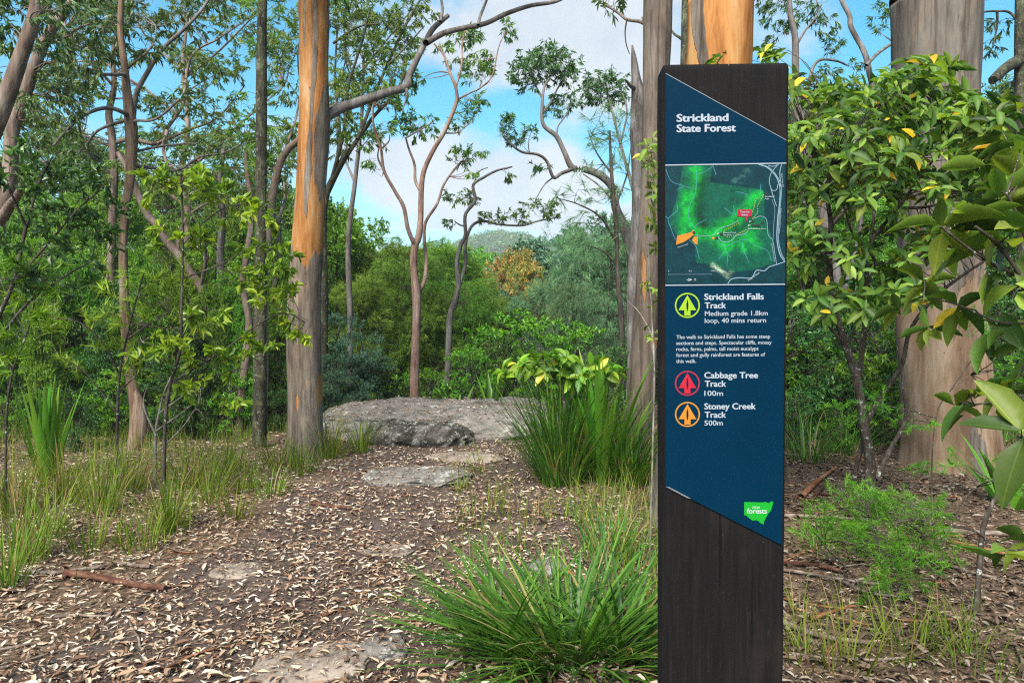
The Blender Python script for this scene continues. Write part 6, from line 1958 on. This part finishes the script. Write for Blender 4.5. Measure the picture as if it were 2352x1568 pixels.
def shreds():
    N = 56000
    x, y = litter_points(N, 2.5, 10.5)
    z = surface(x, y)
    k = z > -5
    x, y, z = x[k], y[k], z[k]
    N = len(x)
    az = rgl.uniform(0, 6.28, N)
    d = np.stack([np.cos(az), np.sin(az), rgl.normal(0, .08, N)], -1)
    nn = unit(np.stack([rgl.normal(0, .3, N), rgl.normal(0, .3, N), np.ones(N)], -1))
    L = .010 + .065 * rgl.beta(1.1, 3, N)
    g = Geo()
    place(g, T_QUAD, np.stack([x, y, z + rgl.uniform(.009, .015, N)], -1), d, nn, L, L * rgl.uniform(.1, .35, N), np.clip(rgl.beta(1.2, 2.4, N), 0, .95), 0)
    tag(link('bark_crumbs', g.mesh('bark_crumbs', M_LITTER)), 'fine shreds of bark and broken leaves covering the soil', kind='stuff')


shreds()


def stick(pts, w0, w1, label, mat_=None, name='stick', cat='stick', group=None, lift=.012, kind='px', flat=1.0):
    if kind == 'px':
        p = np.array([ground_at(x, y) for x, y in pts])
    else:
        p = np.array(pts, float)
        p[:, 2] = height(p[:, 0], p[:, 1])
    sc_ = 1.0
    if kind == 'px':
        sc_ = np.linalg.norm(p.mean(0)) / FPX
    p[:, 2] += lift + w0 * sc_ * .35
    base = p.mean(0)
    g = Geo()
    wood(g, p, np.linspace(w0, w1, len(p)) * sc_ / 2, 8 * len(p), 8, int(abs(p[0, 0] * 997)) % 991, .18)
    shift(g, base)
    o = link(name, g.mesh(name, mat_ or M_STICK), None, tuple(base), scale=(1, 1, 1))
    if flat != 1.0:
        o.scale = (1, 1, flat)
    return tag(o, label, cat, group)


stick([(150, 1326), (200, 1332), (270, 1346), (330, 1358), (380, 1364)], 17, 12, 'dark red-brown fallen branch lying across the left of the path', M_STRIPRED, 'fallen_branch', 'branch')
stick([(300, 1352), (360, 1356), (420, 1352), (455, 1346)], 10, 4, 'split reddish bark slab continuing the fallen red-brown branch', M_STRIPRED, 'bark_strip', 'bark', flat=.6)
stick([(60, 1316), (110, 1322), (170, 1316), (230, 1308), (270, 1300), (320, 1308), (345, 1308)], 6, 8, 'crooked pale grey stick behind the fallen red-brown branch', M_STICK)
stick([(120, 1424), (180, 1420), (240, 1422), (262, 1412)], 6, 4, 'dark slightly bowed stick in the near left litter')
stick([(296, 1434), (308, 1456), (318, 1472), (322, 1494), (330, 1502)], 5, 4, 'small wriggling dark twig in the near left litter', name='twig', cat='twig')
stick([(616, 1568), (604, 1545), (598, 1526), (618, 1506), (634, 1498), (640, 1480)], 6, 4, 'curved grey twig beside the pale slab at the bottom edge', name='twig', cat='twig')
stick([(395, 1548), (430, 1520), (480, 1504), (540, 1490), (590, 1470)], 9, 4, 'long rusty bark ribbon curving across the near path', M_STRIP, 'bark_strip', 'bark', flat=.5)
stick([(0, 1500), (50, 1490), (100, 1482)], 5, 4, 'straight dark stick at the lower left edge')
stick([(0, 1546), (60, 1526), (110, 1512)], 6, 4, 'second dark stick nearest the bottom left corner')
stick([(345, 1410), (380, 1420), (420, 1432)], 4, 3, 'short thin dark twig in the middle of the near path', name='twig', cat='twig')
stick([(740, 1422), (790, 1404), (830, 1386), (850, 1378)], 7, 3, 'rusty bark shred in the middle of the path', M_STRIP, 'bark_strip', 'bark', flat=.5)
stick([(560, 1240), (640, 1246), (720, 1248), (800, 1250)], 3, 2, 'long thin straw-coloured twig across the middle path', M_STICK, 'twig', 'twig')
stick([(720, 1162), (770, 1170), (810, 1174)], 9, 4, 'dark bark roll on the far path below the slab', M_STRIPRED, 'bark_strip', 'bark')
# heavier sticks and bark right of the sign
for pts, w0, w1, lab, mm in [
        ([(1795, 1440), (1850, 1462), (1920, 1478), (2000, 1490)], 16, 10, 'thick pale barked branch lying right of the sign foot', M_STICK),
        ([(1800, 1300), (1870, 1306), (1930, 1318)], 10, 8, 'dark reddish stick right of the sign', M_STRIPRED),
        ([(1800, 1318), (1880, 1330), (1960, 1344), (2030, 1352)], 9, 6, 'long dark stick under the feathery bush', M_STICK),
        ([(1860, 1432), (1910, 1415), (1960, 1400)], 10, 6, 'orange-brown bark stick pointing up to the right', M_STRIP),
        ([(2150, 1226), (2250, 1232), (2360, 1238)], 12, 10, 'long pale brown branch near the massive trunk', M_STICK),
        ([(2180, 1250), (2250, 1265), (2350, 1290)], 8, 6, 'dark stick below the long pale branch near the massive trunk', M_STRIP),
        ([(1800, 1190), (1900, 1195), (1990, 1200)], 8, 6, 'straight stick crossing the litter below the shrub stems', M_STICK),
        ([(1840, 1150), (1880, 1110), (1920, 1080)], 12, 5, 'curling bark ribbons heaped left of the shrub stems', M_STRIP),
        ([(1860, 1160), (1895, 1120), (1930, 1088)], 9, 4, 'loose rusty bark shred beside the curling bark heap', M_STRIPRED),
        ([(1820, 1510), (1900, 1520), (2000, 1524), (2080, 1518)], 6, 5, 'thin bowed stick in the near grass right of the sign', M_STICK),
        ([(2120, 1280), (2220, 1320), (2350, 1350)], 7, 5, 'long thin stick slanting behind the dark sapling stem', M_STICK),
        ([(1930, 1340), (1990, 1370), (2060, 1380)], 8, 5, 'grey stick beneath the middle of the feathery bush', M_STICK),
        ([(1240, 1175), (1300, 1188), (1370, 1200), (1470, 1205)], 6, 4, 'long grey stick in the litter between path and sign', M_STICK),
        ([(1300, 1290), (1370, 1296), (1440, 1300)], 7, 5, 'pale stick left of the sign at knee height', M_STICK),
        ([(1280, 1315), (1350, 1335), (1430, 1345)], 9, 5, 'brown curved bark strip left of the sign', M_STRIP),
        ([(1410, 1355), (1440, 1330), (1480, 1310)], 8, 5, 'crossed brown stick near the sign edge', M_STRIP),
        ([(2330, 1490), (2345, 1520), (2352, 1560)], 7, 5, 'pale grey stick at the bottom right corner', M_STICK)]:
    stick(pts, w0, w1, lab, mm, 'bark_strip' if 'bark' in lab and 'barked' not in lab else 'stick', 'bark' if 'bark' in lab and 'barked' not in lab else 'stick')
for side, n in (('right', 90), ('left', 60)):
    for _ in range(n):
        y = rgl.uniform(2.7, 7.2)
        x = rgl.uniform(.25, .72) * y if side == 'right' else rgl.uniform(-.75, .12) * y
        a, L = rgl.normal(0, .5) + (pi if rgl.uniform() < .5 else 0), rgl.uniform(.12, .5) if side == 'right' else rgl.uniform(.08, .28)
        c = rgl.normal(0, .04)
        pts = [(x - cos(a) * L / 2, y - sin(a) * L / 2, 0), (x + c, y + c, 0), (x + cos(a) * L / 2, y + sin(a) * L / 2, 0)]
        m = (M_STICK, M_STRIP, M_STRIPRED)[rgl.integers(3)]
        w = rgl.uniform(.006, .018) if side == 'right' else rgl.uniform(.004, .011)
        if side == 'right':
            stick(pts, w, w * .6, 'fallen stick or bark strip in the dark litter right of the path', m, 'fallen_stick', 'stick', 'fallen sticks right of the path', .006, 'm')
        else:
            stick(pts, w, w * .6, 'short twig scattered among the dry leaves of the path', m, 'fallen_twig', 'twig', 'twigs on the path', .004, 'm')

# ------------------------------------------------------------------ the air over the valley
def build_haze():
    x0, x1, y0, y1, z0, z1 = -3000, 3000, -900, 3200, -60, 92
    v = [(x, y, z) for z in (z0, z1) for y in (y0, y1) for x in (x0, x1)]
    f = [(0, 2, 3, 1), (4, 5, 7, 6), (0, 1, 5, 4), (2, 6, 7, 3), (0, 4, 6, 2), (1, 3, 7, 5)]
    me = bpy.data.meshes.new('haze')
    me.from_pydata(v, [], f)
    m = bpy.data.materials.new('haze')
    m.use_nodes = True
    n = m.node_tree.nodes
    n.clear()
    o = n.new('ShaderNodeOutputMaterial')
    p = n.new('ShaderNodeVolumePrincipled')
    p.inputs['Color'].default_value = (.86, .93, 1.0, 1)
    p.inputs['Density'].default_value = 0.0007
    p.inputs['Anisotropy'].default_value = 0.2
    m.node_tree.links.new(p.outputs[0], o.inputs['Volume'])
    me.materials.append(m)
    tag(link('haze', me), 'thin pale haze hanging over the valley', kind='stuff')


build_haze()

# ------------------------------------------------------------------ tell look-alikes apart by their order in the picture
ORD = ['leftmost', 'second', 'third', 'fourth', 'fifth', 'sixth', 'seventh', 'eighth', 'ninth', 'tenth', 'eleventh', 'twelfth', 'thirteenth', 'fourteenth', 'fifteenth', 'sixteenth',
       'seventeenth', 'eighteenth', 'nineteenth', 'twentieth']
rows = {}
for o in list(COL.objects):
    if o.parent is None and 'label' in o and 'group' in o and not o['group'].startswith(('fallen', 'twigs')):
        rows.setdefault(o['label'], []).append(o)
for lab, obs in rows.items():
    if 1 < len(obs) <= 20:
        obs.sort(key=lambda o: o.location.x / o.location.y)
        for i, o in enumerate(obs):
            o['label'] = lab + (', leftmost of its group' if i == 0 else ', ' + ORD[i] + ' from the left')
